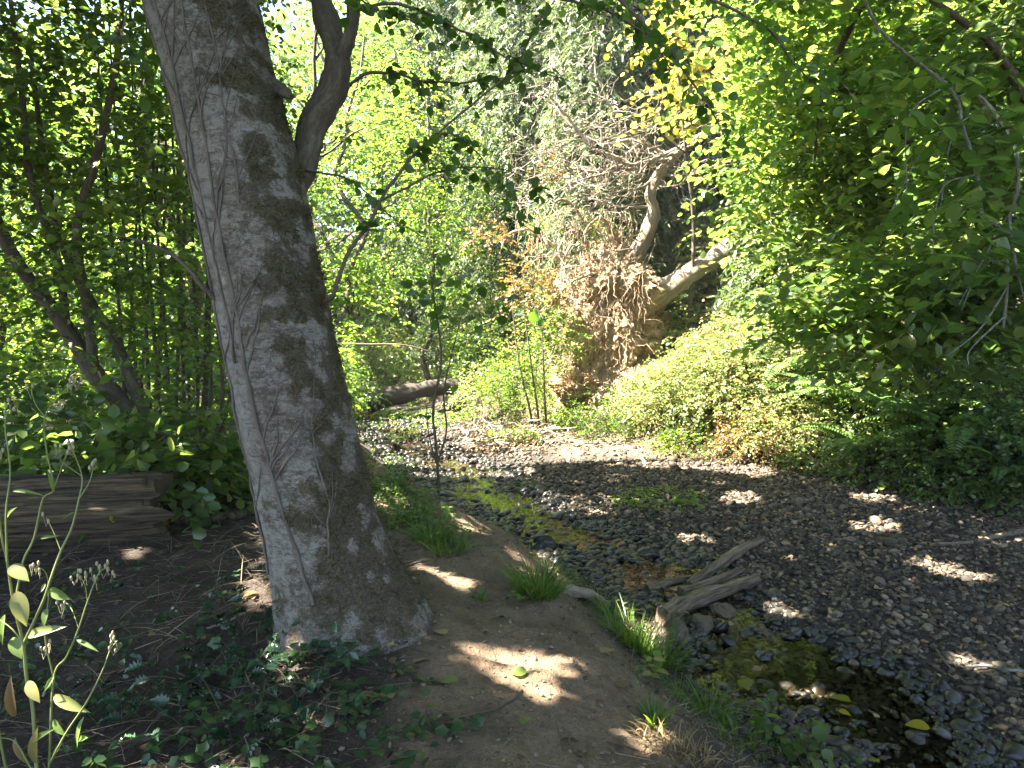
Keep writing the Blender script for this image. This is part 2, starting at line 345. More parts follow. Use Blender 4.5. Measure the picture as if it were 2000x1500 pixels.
def tint_mat(name, cols, rough=.8, noise=0, nscale=30, spec=.4, bump=0):
    m, t, N, o = mat(name); L = t.links.new; a = N("Attribute", attribute_name="tint"); r = ramp(N, cols); p = N("BsdfPrincipled", i_Roughness=rough); p.inputs["Specular IOR Level"].default_value = spec
    src = a.outputs["Fac"]
    if noise:
        n = N("TexNoise"); n.inputs["Scale"].default_value = nscale; n.inputs["Detail"].default_value = 6; tc = N("TexCoord"); L(tc.outputs["Object"], n.inputs[0])
        q = N("Math", operation='MULTIPLY_ADD'); q.inputs[1].default_value = noise; L(n.outputs[0], q.inputs[0]); L(a.outputs["Fac"], q.inputs[2])
        s = N("Math", operation='SUBTRACT'); s.inputs[1].default_value = noise * .5; L(q.outputs[0], s.inputs[0]); src = s.outputs[0]
        if bump:
            b = N("Bump"); b.inputs["Strength"].default_value = bump; b.inputs["Distance"].default_value = .01; L(n.outputs[0], b.inputs["Height"]); L(b.outputs[0], p.inputs["Normal"])
    L(src, r.inputs[0]); L(r.outputs[0], p.inputs["Base Color"]); L(p.outputs[0], o.inputs[0]); return m

G = lambda *c: c
M = {}
M['leaf'] = leaf_mat("broad_leaf", [(0, G(.036, .062, .020)), (.6, G(.066, .102, .030)), (1, G(.11, .14, .036))], [(0, G(.11, .24, .035)), (.6, G(.22, .37, .05)), (1, G(.46, .52, .08))], .45, .33)
M['leaf_dark'] = leaf_mat("overhanging_leaf", [(0, G(.022, .052, .010)), (1, G(.05, .095, .016))], [(0, G(.09, .24, .02)), (1, G(.24, .42, .03))], .45)
M['leaf_lime'] = leaf_mat("lime_leaf", [(0, G(.05, .10, .012)), (.6, G(.085, .14, .018)), (1, G(.13, .15, .015))], [(0, G(.14, .33, .03)), (.6, G(.28, .45, .04)), (1, G(.56, .55, .06))], .5)
M['leaf_mid'] = leaf_mat("hazel_leaf", [(0, G(.038, .074, .022)), (.6, G(.075, .12, .032)), (1, G(.125, .15, .036))], [(0, G(.13, .28, .04)), (.6, G(.28, .44, .06)), (1, G(.66, .62, .09))], .48, .36)
M['leaf_yellow'] = leaf_mat("yellow_leaf", [(0, G(.12, .14, .015)), (.5, G(.30, .24, .012)), (1, G(.38, .27, .03))], [(0, G(.38, .46, .06)), (.5, G(.62, .56, .07)), (1, G(.64, .46, .06))], .45)
M['bramble'] = leaf_mat("bramble_leaf", [(0, G(.06, .115, .03)), (.5, G(.13, .18, .05)), (.78, G(.22, .205, .075)), (1, G(.26, .15, .075))], [(0, G(.18, .30, .05)), (.6, G(.34, .43, .07)), (1, G(.40, .25, .09))], .35, .5)
M['fern'] = leaf_mat("fern_frond", [(0, G(.055, .115, .03)), (1, G(.12, .19, .045))], [(0, G(.12, .25, .03)), (1, G(.25, .36, .04))], .35)
M['cedar'] = leaf_mat("cedar_spray", [(0, G(.05, .08, .035)), (.6, G(.11, .145, .06)), (1, G(.19, .20, .085))], [(0, G(.08, .15, .04)), (1, G(.26, .32, .10))], .28, .6)
M['rust'] = leaf_mat("rusty_leaf", [(0, G(.18, .075, .035)), (.45, G(.21, .14, .05)), (1, G(.15, .16, .045))], [(0, G(.3, .1, .03)), (1, G(.35, .25, .05))], .35)
M['grass'] = leaf_mat("grass_blade", [(0, G(.03, .07, .012)), (.7, G(.07, .13, .02)), (1, G(.16, .17, .04))], [(0, G(.12, .28, .015)), (1, G(.3, .4, .03))], .4)
M['straw'] = leaf_mat("dry_straw", [(0, G(.16, .11, .05)), (1, G(.34, .25, .11))], [(0, G(.2, .13, .05)), (1, G(.3, .22, .09))], .25, .7)
M['ivy'] = leaf_mat("ivy_leaf", [(0, G(.014, .032, .014)), (.7, G(.03, .062, .022)), (1, G(.06, .11, .025))], [(0, G(.04, .1, .02)), (1, G(.12, .22, .03))], .22, .3)
M['holly'] = leaf_mat("holly_leaf", [(0, G(.014, .035, .02)), (1, G(.03, .065, .033))], [(0, G(.03, .07, .02)), (1, G(.06, .12, .03))], .12, .22, .6)
M['litter'] = leaf_mat("dead_leaf", [(0, G(.045, .026, .014)), (.5, G(.12, .075, .036)), (.85, G(.22, .15, .075)), (1, G(.30, .22, .09))], [(0, G(.06, .03, .012)), (1, G(.25, .15, .06))], .2, .7)
M['algae'] = leaf_mat("water_weed", [(0, G(.07, .13, .015)), (1, G(.16, .22, .02))], [(0, G(.2, .35, .02)), (1, G(.35, .45, .02))], .35)
M['weed'] = leaf_mat("weed_leaf", [(0, G(.06, .11, .02)), (.6, G(.12, .17, .035)), (.85, G(.24, .22, .07)), (1, G(.12, .065, .03))], [(0, G(.2, .36, .02)), (.6, G(.32, .45, .05)), (.85, G(.4, .36, .1)), (1, G(.16, .08, .03))], .4)
M['bark'] = bark_mat("dark_bark", [(.2, G(.022, .017, .011)), (.5, G(.065, .05, .033)), (.8, G(.14, .125, .085))], 24, (1, 1, .3), .9)
M['dark_log'] = bark_mat("rotten_wood", [(.2, G(.010, .007, .005)), (.5, G(.034, .024, .016)), (.8, G(.075, .055, .038))], 14, (1, 1, .15), .9)
M['twig'] = bark_mat("twig_bark", [(.2, G(.03, .022, .015)), (.6, G(.09, .07, .05))], 20)
M['cedar_bark'] = bark_mat("cedar_bark", [(.2, G(.05, .035, .028)), (.55, G(.12, .09, .075)), (.85, G(.2, .17, .15))], 5, (2, 2, .15))
M['bleached'] = bark_mat("bleached_wood", [(.2, G(.09, .065, .045)), (.5, G(.24, .19, .14)), (.85, G(.42, .36, .30))], 22, (1, 1, .1), .8)
M['drift'] = bark_mat("driftwood", [(.3, G(.012, .008, .005)), (.44, G(.085, .058, .034)), (.58, G(.18, .130, .080)), (.76, G(.31, .245, .165))], 30, (1, 1, .06), 1.0, .85, .02)
M['lichen'] = bark_mat("lichen_bark", [(.3, G(.04, .035, .028)), (.5, G(.12, .12, .10)), (.62, G(.20, .21, .19))], 40, (1, 1, .5))
M['fruwood'] = bark_mat("fallen_trunk_wood", [(.2, G(.07, .05, .033)), (.5, G(.20, .155, .11)), (.85, G(.38, .33, .25))], 14, (1, 1, .12), .9)
M['soil'] = bark_mat("root_plate_soil", [(.3, G(.07, .042, .02)), (.5, G(.30, .198, .105)), (.75, G(.50, .375, .22))], 5, (1, 1, 1), 1, .95, .06, True)
M['root'] = bark_mat("root_wood", [(.2, G(.11, .072, .042)), (.5, G(.28, .195, .118)), (.85, G(.48, .37, .25))], 22, (1, 1, .15))
M['stem'] = tint_mat("green_stem", [(0, G(.09, .12, .03)), (1, G(.16, .17, .05))], .5)
M['vine'] = bark_mat("dead_vine", [(.2, G(.035, .028, .022)), (.6, G(.11, .09, .07)), (.85, G(.2, .17, .14))], 30)
M['moss'] = leaf_mat("moss_strand", [(0, G(.030, .024, .010)), (.6, G(.060, .055, .016)), (1, G(.10, .085, .035))], [(0, G(.05, .05, .01)), (1, G(.12, .12, .02))], .2, .9, .1)
M['stone'] = tint_mat("dry_stone", [(0, G(.013, .010, .0065)), (.4, G(.046, .036, .024)), (.7, G(.105, .083, .058)), (.9, G(.21, .168, .12)), (1, G(.21, .115, .055))], .75, .25, 25, .3, .25)
M['wetstone'] = tint_mat("wet_stone", [(0, G(.010, .009, .0075)), (.6, G(.030, .026, .021)), (.9, G(.06, .052, .045)), (1, G(.09, .05, .025))], .33, .3, 25, .4, .3)

def ground_mat():
    m, t, N, o = mat("ground_soil"); L = t.links.new; tc = N("TexCoord")
    def noise(s, d=8, r=.6):
        n = N("TexNoise"); n.inputs["Scale"].default_value = s; n.inputs["Detail"].default_value = d; n.inputs["Roughness"].default_value = r; L(tc.outputs["Object"], n.inputs[0]); return n
    def mixc(f, a, b):
        x = N("MixRGB"); (L(f, x.inputs[0]) if not isinstance(f, float) else None); L(a, x.inputs[1]); L(b, x.inputs[2]); return x.outputs[0]
    na, nb, nc = noise(3.2), noise(38, 6, .7), noise(140, 3)
    duff = ramp(N, [(.25, G(.018, .012, .008)), (.5, G(.045, .03, .018)), (.7, G(.085, .058, .034)), (.85, G(.14, .10, .06))])
    add = N("Math", operation='MULTIPLY_ADD'); add.inputs[1].default_value = .6; L(nb.outputs[0], add.inputs[0])
    s2 = N("Math", operation='MULTIPLY_ADD'); s2.inputs[1].default_value = .55; s2.inputs[2].default_value = -.07; L(na.outputs[0], s2.inputs[0]); L(s2.outputs[0], add.inputs[2])
    L(add.outputs[0], duff.inputs[0])
    path = ramp(N, [(.3, G(.070, .044, .025)), (.48, G(.185, .122, .070)), (.7, G(.33, .232, .140))]); L(add.outputs[0], path.inputs[0])
    bed = ramp(N, [(.3, G(.014, .011, .008)), (.55, G(.040, .030, .021)), (.8, G(.09, .07, .05))]); L(add.outputs[0], bed.inputs[0])
    silt = ramp(N, [(.3, G(.030, .022, .013)), (.55, G(.070, .052, .029)), (.8, G(.13, .098, .054))]); L(add.outputs[0], silt.inputs[0])
    A = lambda k: N("Attribute", attribute_name=k).outputs["Fac"]
    c = mixc(A("path"), duff.outputs[0], path.outputs[0]); c = mixc(A("bed"), c, bed.outputs[0]); c = mixc(A("silt"), c, silt.outputs[0])
    p = N("BsdfPrincipled", i_Roughness=.92); L(c, p.inputs["Base Color"])
    hh = N("Math", operation='MULTIPLY_ADD'); hh.inputs[1].default_value = .35; L(nc.outputs[0], hh.inputs[0]); L(nb.outputs[0], hh.inputs[2])
    b = N("Bump"); b.inputs["Strength"].default_value = 1; b.inputs["Distance"].default_value = .045; L(hh.outputs[0], b.inputs["Height"]); L(b.outputs[0], p.inputs["Normal"]); L(p.outputs[0], o.inputs[0]); return m
M['ground'] = ground_mat()
def water_mat():
    m, t, N, o = mat("creek_water"); L = t.links.new; tr = N("BsdfTransparent"); tr.inputs[0].default_value = (.84, .78, .66, 1)
    g = N("BsdfGlossy"); g.inputs["Roughness"].default_value = .03; fr = N("Fresnel", i_IOR=1.33); mx = N("MixShader")
    n = N("TexNoise"); n.inputs["Scale"].default_value = 7; n.inputs["Detail"].default_value = 3; tc = N("TexCoord"); L(tc.outputs["Object"], n.inputs[0])
    b = N("Bump"); b.inputs["Strength"].default_value = .12; b.inputs["Distance"].default_value = .03; L(n.outputs[0], b.inputs["Height"]); L(b.outputs[0], g.inputs["Normal"]); L(b.outputs[0], fr.inputs["Normal"])
    L(fr.outputs[0], mx.inputs[0]); L(tr.outputs[0], mx.inputs[1]); L(g.outputs[0], mx.inputs[2]); L(mx.outputs[0], o.inputs[0]); return m
M['water'] = water_mat()
def alder_mat():
    m, t, N, o = mat("alder_bark"); L = t.links.new; tc = N("TexCoord")
    def noise(s, sc, d=8, r=.65, w=0):
        mp = N("Mapping"); mp.inputs["Scale"].default_value = sc; mp.inputs["Location"].default_value = (w, w, w); L(tc.outputs["Object"], mp.inputs[0]); n = N("TexNoise"); n.inputs["Scale"].default_value = s; n.inputs["Detail"].default_value = d; n.inputs["Roughness"].default_value = r; L(mp.outputs[0], n.inputs[0]); return n.outputs[0]
    def mixc(f, a, b):
        x = N("MixRGB")
        for q, i in ((f, 0), (a, 1), (b, 2)):
            if isinstance(q, tuple): x.inputs[i].default_value = (*q, 1)
            else: L(q, x.inputs[i])
        return x.outputs[0]
    fine, speck = noise(26, (1, 1, 1.3), 8, .75), noise(60, (1, 1, 1.4), 8, .8, 9)
    band = noise(11, (1, 1, 1.9), 12, .80, 3); big = noise(3.5, (1, 1, .6), 4, .6, 5); wn = noise(19, (1, 1, 1.5), 10, .80, 21)
    base = ramp(N, [(.34, G(.030, .022, .015)), (.45, G(.082, .064, .048)), (.55, G(.148, .124, .098)), (.68, G(.225, .198, .163))]); L(band, base.inputs[0])
    q = N("Math", operation='MULTIPLY_ADD'); q.inputs[1].default_value = .5; L(big, q.inputs[0]); L(wn, q.inputs[2])
    wm = ramp(N, [(.74, G(0, 0, 0)), (.83, G(.8, .8, .8))]); L(q.outputs[0], wm.inputs[0]); c = mixc(wm.outputs[0], base.outputs[0], (.235, .222, .195))
    dm = ramp(N, [(.53, G(0, 0, 0)), (.61, G(.85, .85, .85))]); L(noise(34, (1, 1, 2.0), 9, .8, 17), dm.inputs[0]); c = mixc(dm.outputs[0], c, (.042, .033, .025))
    sp = ramp(N, [(.55, G(0, 0, 0)), (.60, G(.85, .85, .85))]); L(speck, sp.inputs[0]); c = mixc(sp.outputs[0], c, (.235, .224, .19))
    pl = N("Attribute", attribute_name="pale").outputs["Fac"]; pr = ramp(N, [(.40, G(.10, .092, .080)), (.5, G(.20, .19, .17)), (.60, G(.235, .226, .203))]); L(fine, pr.inputs[0]); c = mixc(pl, c, pr.outputs[0])
    lm = ramp(N, [(.565, G(0, 0, 0)), (.60, G(.85, .85, .85))]); L(noise(9, (1, 1, 5.5), 9, .78, 41), lm.inputs[0]); c = mixc(lm.outputs[0], c, (.055, .043, .033))
    mo = N("Attribute", attribute_name="moss").outputs["Fac"]; mm = N("Math", operation='MULTIPLY_ADD'); mm.inputs[1].default_value = 1.3; L(mo, mm.inputs[0])
    m2 = N("Math", operation='MULTIPLY_ADD'); m2.inputs[1].default_value = 4.4; m2.inputs[2].default_value = -2.42; L(noise(22, (1, 1, 1.2), 10, .82, 31), m2.inputs[0]); L(m2.outputs[0], mm.inputs[2])
    mr = ramp(N, [(.22, G(0, 0, 0)), (.56, G(.92, .92, .92))]); L(mm.outputs[0], mr.inputs[0])
    mc = ramp(N, [(.35, G(.020, .014, .008)), (.5, G(.056, .042, .023)), (.65, G(.115, .095, .056))]); L(speck, mc.inputs[0]); c = mixc(mr.outputs[0], c, mc.outputs[0])
    p = N("BsdfPrincipled", i_Roughness=.88); L(c, p.inputs["Base Color"])
    hs = N("Math", operation='ADD'); L(band, hs.inputs[0]); L(fine, hs.inputs[1]); b = N("Bump"); b.inputs["Strength"].default_value = .9; b.inputs["Distance"].default_value = .02
    L(hs.outputs[0], b.inputs["Height"]); L(b.outputs[0], p.inputs["Normal"]); L(p.outputs[0], o.inputs[0]); return m
M['alder'] = alder_mat()
def log_mat():
    m, t, N, o = mat("weathered_log"); L = t.links.new; tc = N("TexCoord"); mp = N("Mapping"); mp.inputs["Scale"].default_value = (.45, 8, 8); L(N("Attribute", attribute_name="grain").outputs["Vector"], mp.inputs[0])
    n = N("TexNoise"); n.inputs["Scale"].default_value = 4; n.inputs["Detail"].default_value = 9; n.inputs["Roughness"].default_value = .7; L(mp.outputs[0], n.inputs[0])
    r = ramp(N, [(.38, G(.008, .006, .004)), (.46, G(.05, .034, .018)), (.56, G(.115, .080, .042)), (.7, G(.22, .165, .095))]); L(n.outputs[0], r.inputs[0])
    p = N("BsdfPrincipled", i_Roughness=.85); L(r.outputs[0], p.inputs["Base Color"]); b = N("Bump"); b.inputs["Distance"].default_value = .03; b.inputs["Strength"].default_value = 1; L(n.outputs[0], b.inputs["Height"]); L(b.outputs[0], p.inputs["Normal"]); L(p.outputs[0], o.inputs[0]); return m
M['log'] = log_mat()

# ------------------------------------------------------------------ the ground sheet and the water
def build_ground():
    a, b = 1.5, 4.15; u = np.linspace(-1, 1, 640); xs = .3 + a * np.sinh(u * b)
    v = np.linspace(-.62, 1, 660); ys = 4.2 + a * np.sinh(v * b)
    X, Y = np.meshgrid(xs, ys); X, Y = X.ravel(), Y.ravel(); Z = H(X, Y)
    dl = sdist(X, Y, LEFT) + .18 * n2(X, Y, .9, 3, 5); dr = -sdist(X, Y, RIGHT) + .18 * n2(X, Y, .9, 3, 5)
    PATH = np.array([(.1, -6), (.05, 2), (.15, 3), (.1, 4), (-.15, 5), (-.7, 6.6), (-1.7, 9), (-3, 12)], float)
    dp = np.abs(sdist(X, Y, PATH)); wob = n2(X, Y, 1.6, 3, 41)
    path = sm((.85 - dp + .25 * wob) / .45)
    heap = np.exp(-((X - 2.0) ** 2 + (Y - 16.2) ** 2) / 2.0); bar = sm((Y - 11) / 2) * sm((-dr + .6) / .8)
    path = np.maximum(path, sm(heap * 1.8)); bed = sm((.12 - np.maximum(dl, dr)) / .25)
    path = np.maximum(path, sm((Y - 11.9) / .8) * sm((X - .4) / .8) * sm((3.0 + dr) / .5) * sm((.3 - dr) / .3)); bed = bed * (1 - .9 * sm((Y - 11.9) / .8) * sm((X - .4) / .8))
    silt = sm((-.795 - Z) / .05) * bed
    n, k = len(xs), len(ys); i = np.arange(k - 1)[:, None] * n; j = np.arange(n - 1)
    f = np.stack([i + j, i + j + 1, i + n + j + 1, i + n + j], -1).reshape(-1, 4)
    m = MB(); m.add(np.c_[X, Y, Z], f)
    o = m.build("ground", M['ground'], attrs=dict(path=path, bed=bed, silt=silt)); tag(o, kind="structure")
    m = MB(); gx, gy = np.meshgrid(np.linspace(-22, 9, 40), np.linspace(-4, 32, 40)); n = 40; i = np.arange(39)[:, None] * n; j = np.arange(39)
    m.add(np.c_[gx.ravel(), gy.ravel(), np.full(1600, -.795)], np.stack([i + j, i + j + 1, i + n + j + 1, i + n + j], -1).reshape(-1, 4))
    tag(m.build("water", M['water']), kind="structure")
build_ground()
WATER = -.795

# ------------------------------------------------------------------ gravel and stones
def rock(sub, flat=.55, rough=.22, seed=0, lump=1.1):
    v, f = ICO[sub]; v = v * (1 + rough * fbm(v * lump + seed * 3.7, 3, seed)[:, None]); s = np.random.default_rng(seed).uniform(.75, 1.25, 3); s[2] = flat * np.random.default_rng(seed + 99).uniform(.75, 1.2)
    return v * s, f
def in_creek(n, y0, y1, pad=.0):
    y = U(y0, y1, n); xl = np.interp(y, LEFT[:, 1], LEFT[:, 0]); xr = np.interp(y, RIGHT[:, 1], RIGHT[:, 0]); x = xl - pad + U(0, 1, n) * (xr - xl + 2 * pad)
    return x, y
def scatter_rocks(mb, x, y, r, sub, tints, sink=.25):
    z = H(x, y); n = len(x); k = 8
    vars_ = [rock(sub, .66, .16, 40 + q, .9) for q in range(k)]
    which = R.integers(0, k, n); a = U(0, 2 * np.pi, n)
    for q in range(k):
        m = which == q; v, f = vars_[q]; c, s = np.cos(a[m])[:, None], np.sin(a[m])[:, None]; rr = r[m][:, None]
        tl = R.normal(size=(m.sum(), 2)) * .30
        vx = v[None, :, 0] * rr; vy = v[None, :, 1] * rr; vz = v[None, :, 2] * rr + vx * tl[:, :1] + vy * tl[:, 1:]
        P = np.stack([x[m][:, None] + vx * c - vy * s, y[m][:, None] + vx * s + vy * c, z[m][:, None] + vz + rr * (.55 - 2 * .55 * sink)], -1)
        mb.add(P.reshape(-1, 3), (np.arange(m.sum())[:, None, None] * len(v) + f[None]).reshape(-1, 3), np.repeat(tints[m], len(v)))
def split_wet(x, y): return H(x, y, False) < WATER + .035
POOLS = [[(1370, 1235), (1480, 1240), (1570, 1265), (1600, 1330), (1570, 1385), (1430, 1350), (1385, 1300)], [(1520, 1392), (1640, 1376), (1760, 1408), (1810, 1448), (1640, 1456)], [(1010, 1030), (1090, 1020), (1190, 1050), (1150, 1085), (1020, 1075)], [(840, 895), (1000, 900), (1150, 905), (1130, 928), (880, 920)], [(750, 830), (880, 832), (870, 888), (770, 885)]]
def in_pool(x, y):
    px, py = pix(np.c_[x, y, np.full(len(x), WATER)]); k = np.zeros(len(x), bool)
    for p in POOLS: k |= inpoly(px + 14 * n2(x, y, 5, 2, 70), py + 10 * n2(x, y, 5, 2, 71), p)
    return k
def build_gravel():
    dry, wet = MB(), MB()
    for n, y0, y1, sub, r0 in ((32000, 2.4, 7.5, 1, .0148), (27000, 7, 11.5, 1, .0180), (13000, 11, 19, 0, .026)):
        x, y = in_creek(n, y0, y1, .12); r = r0 * np.exp(R.normal(size=n) * .38); t = np.clip(R.normal(size=n) * .27 + .42, 0, 1); w = split_wet(x, y)
        sand = (y > 12.1) & (x > .6) & (R.random(n) < .8); w2 = ~sand
        w2 &= ~(in_pool(x, y) & (R.random(n) < .62)); hole = w & (R.random(n) < .08 + .32 * (n2(x, y, 1.3, 2, 77) > 0))          # silt shows between the stones of the channel
        for mb, m in ((dry, ~w & w2), (wet, w & ~hole & w2)):
            if m.any(): scatter_rocks(mb, x[m], y[m], r[m] * (1.45 if mb is wet else 1), sub, t[m])
    tag(dry.build("gravel", M['stone']), "grey gravel of small rounded pebbles covering the dry creek bar", kind="stuff")
    tag(wet.build("pebbles", M['wetstone']), "dark wet pebbles along the shallow running water", kind="stuff")
build_gravel()
def build_stones():
    meshes = []
    for k in range(12):
        for wetm in (0, 1):
            m = MB(); v, f = rock(3, .6, .28, 200 + k); m.add(v, f, float(U(.15, .8))); meshes.append(m.mesh("river_stone", M['wetstone' if wetm else 'stone']))
    n = 0; used = []
    while n < 250:
        near = n < 120
        x, y = in_creek(1, 3.0 if near else 5.5, 6.5 if near else 12.5); x, y = x[0], y[0]
        w = bool(split_wet(np.array([x]), np.array([y]))[0])
        if not w and R.random() < .9: continue
        r = float(U(.035, .07) if w else U(.03, .055)); 
        px, py = pix(np.array([[x, y, H1(x, y)]])); px, py = px[0], py[0]
        if not (0 < px < 2000 and py < 1500): continue
        if any((x - a) ** 2 + (y - b) ** 2 < (r + c) ** 2 * .9 for a, b, c in used): continue
        used.append((x, y, r)); k = int(R.integers(0, 12)); o = bpy.data.objects.new("river_stone", meshes[2 * k + w]); COL.objects.link(o)
        o.location = (x, y, H1(x, y) + r * .12); o.rotation_euler = (U(-.25, .25), U(-.25, .25), U(0, 6.28)); o.scale = (r, r * U(.75, 1), r * U(.8, 1.1)); n += 1
        if w: tag(o, "rounded dark wet stone sitting in or beside the shallow creek water", "stone", "wet river stones in the creek channel")
        else: tag(o, "rounded grey stone bigger than the gravel on the dry creek bar", "stone", "larger grey stones on the gravel bar")
    for px, py, r, wet, lab in ((1410, 1205, .12, 0, "pale brown lump of stone under the end of the cracked driftwood log"), (1375, 1230, .11, 0, "grey blocky stone below the driftwood, next to the pale lump"),
            (1320, 1245, .12, 0, "dark brown stone wedged under the driftwood beside the grass"), (1475, 1232, .06, 1, "dark stone standing alone in the still pool below the driftwood"),
            (1060, 1075, .13, 1, "large black stone behind the sunlit grass tuft"), (1110, 1075, .10, 1, "black rounded stone beside the larger black stone behind the grass tuft"), (1490, 1290, .09, 1, "black stone in the middle of the still pool")):
        p = ground(px, py); m = MB(); v, f = rock(4, .75, .3, int(px)); m.add(v * r, f, .6 if not wet else .3)
        o = m.build("river_stone", M['wetstone' if wet else 'stone'], origin=(0, 0, 0)); o.location = p + V(0, 0, r * .3); tag(o, lab, "stone")
build_stones()

# ------------------------------------------------------------------ the big leaning alder
EDGE = np.array([(-900, 60, 240), (-500, 165, 365), (-250, 225, 435), (0, 287, 503), (180, 336, 543), (350, 378, 588), (500, 410, 618), (675, 443, 655), (850, 478, 694), (1025, 519, 738), (1100, 533, 758), (1160, 543, 776), (1210, 548, 790), (1300, 552, 800)], float)
TD = 3.62
def trunk_surf(py, th):
    """point and normal of the alder's trunk where the photo row is py and the angle th (0 right, pi/2 towards the camera)"""
    py = np.asarray(py, float); l = np.interp(py, EDGE[:, 0], EDGE[:, 1]); r = np.interp(py, EDGE[:, 0], EDGE[:, 2]); c = (l + r) / 2
    C = V(0, 0, CAM_Z) + (FW + ((c - 1000) / FPX)[..., None] * V(1, 0, 0) + ((750 - py) / FPX)[..., None] * UP) * TD
    rad = (r - l) / 2 * TD / FPX * .965
    fl = np.clip((py - 1000) / 240, 0, 1.25) ** 2
    rad = rad * (1 + fl * (.52 * np.clip(np.cos(th - .15), 0, 1) ** 3 + .34 * np.clip(np.cos(th - 1.9), 0, 1) ** 6 + .3 * np.clip(np.cos(th - .95), 0, 1) ** 8 + .38 * np.clip(np.cos(th - 3.3), 0, 1) ** 5 + .3 * np.clip(np.cos(th - 5), 0, 1) ** 3))
    ax = nrm(V(-.225, 0, .975)); ux = nrm(V(.975, 0, .225)); fw = V(0, -1, 0)
    n = np.cos(th)[..., None] * ux + np.sin(th)[..., None] * fw
    q = np.stack([np.cos(th) * 1.5, np.sin(th) * 1.5, py / 210], -1)
    bump = .026 * fbm(q, 4, 3) + .010 * fbm(q * 4, 3, 13) + .012 * np.abs(fbm(q * V(2.2, 2.2, .5), 3, 8))
    return C + n * (rad * (1 + bump * 1.6))[..., None], n
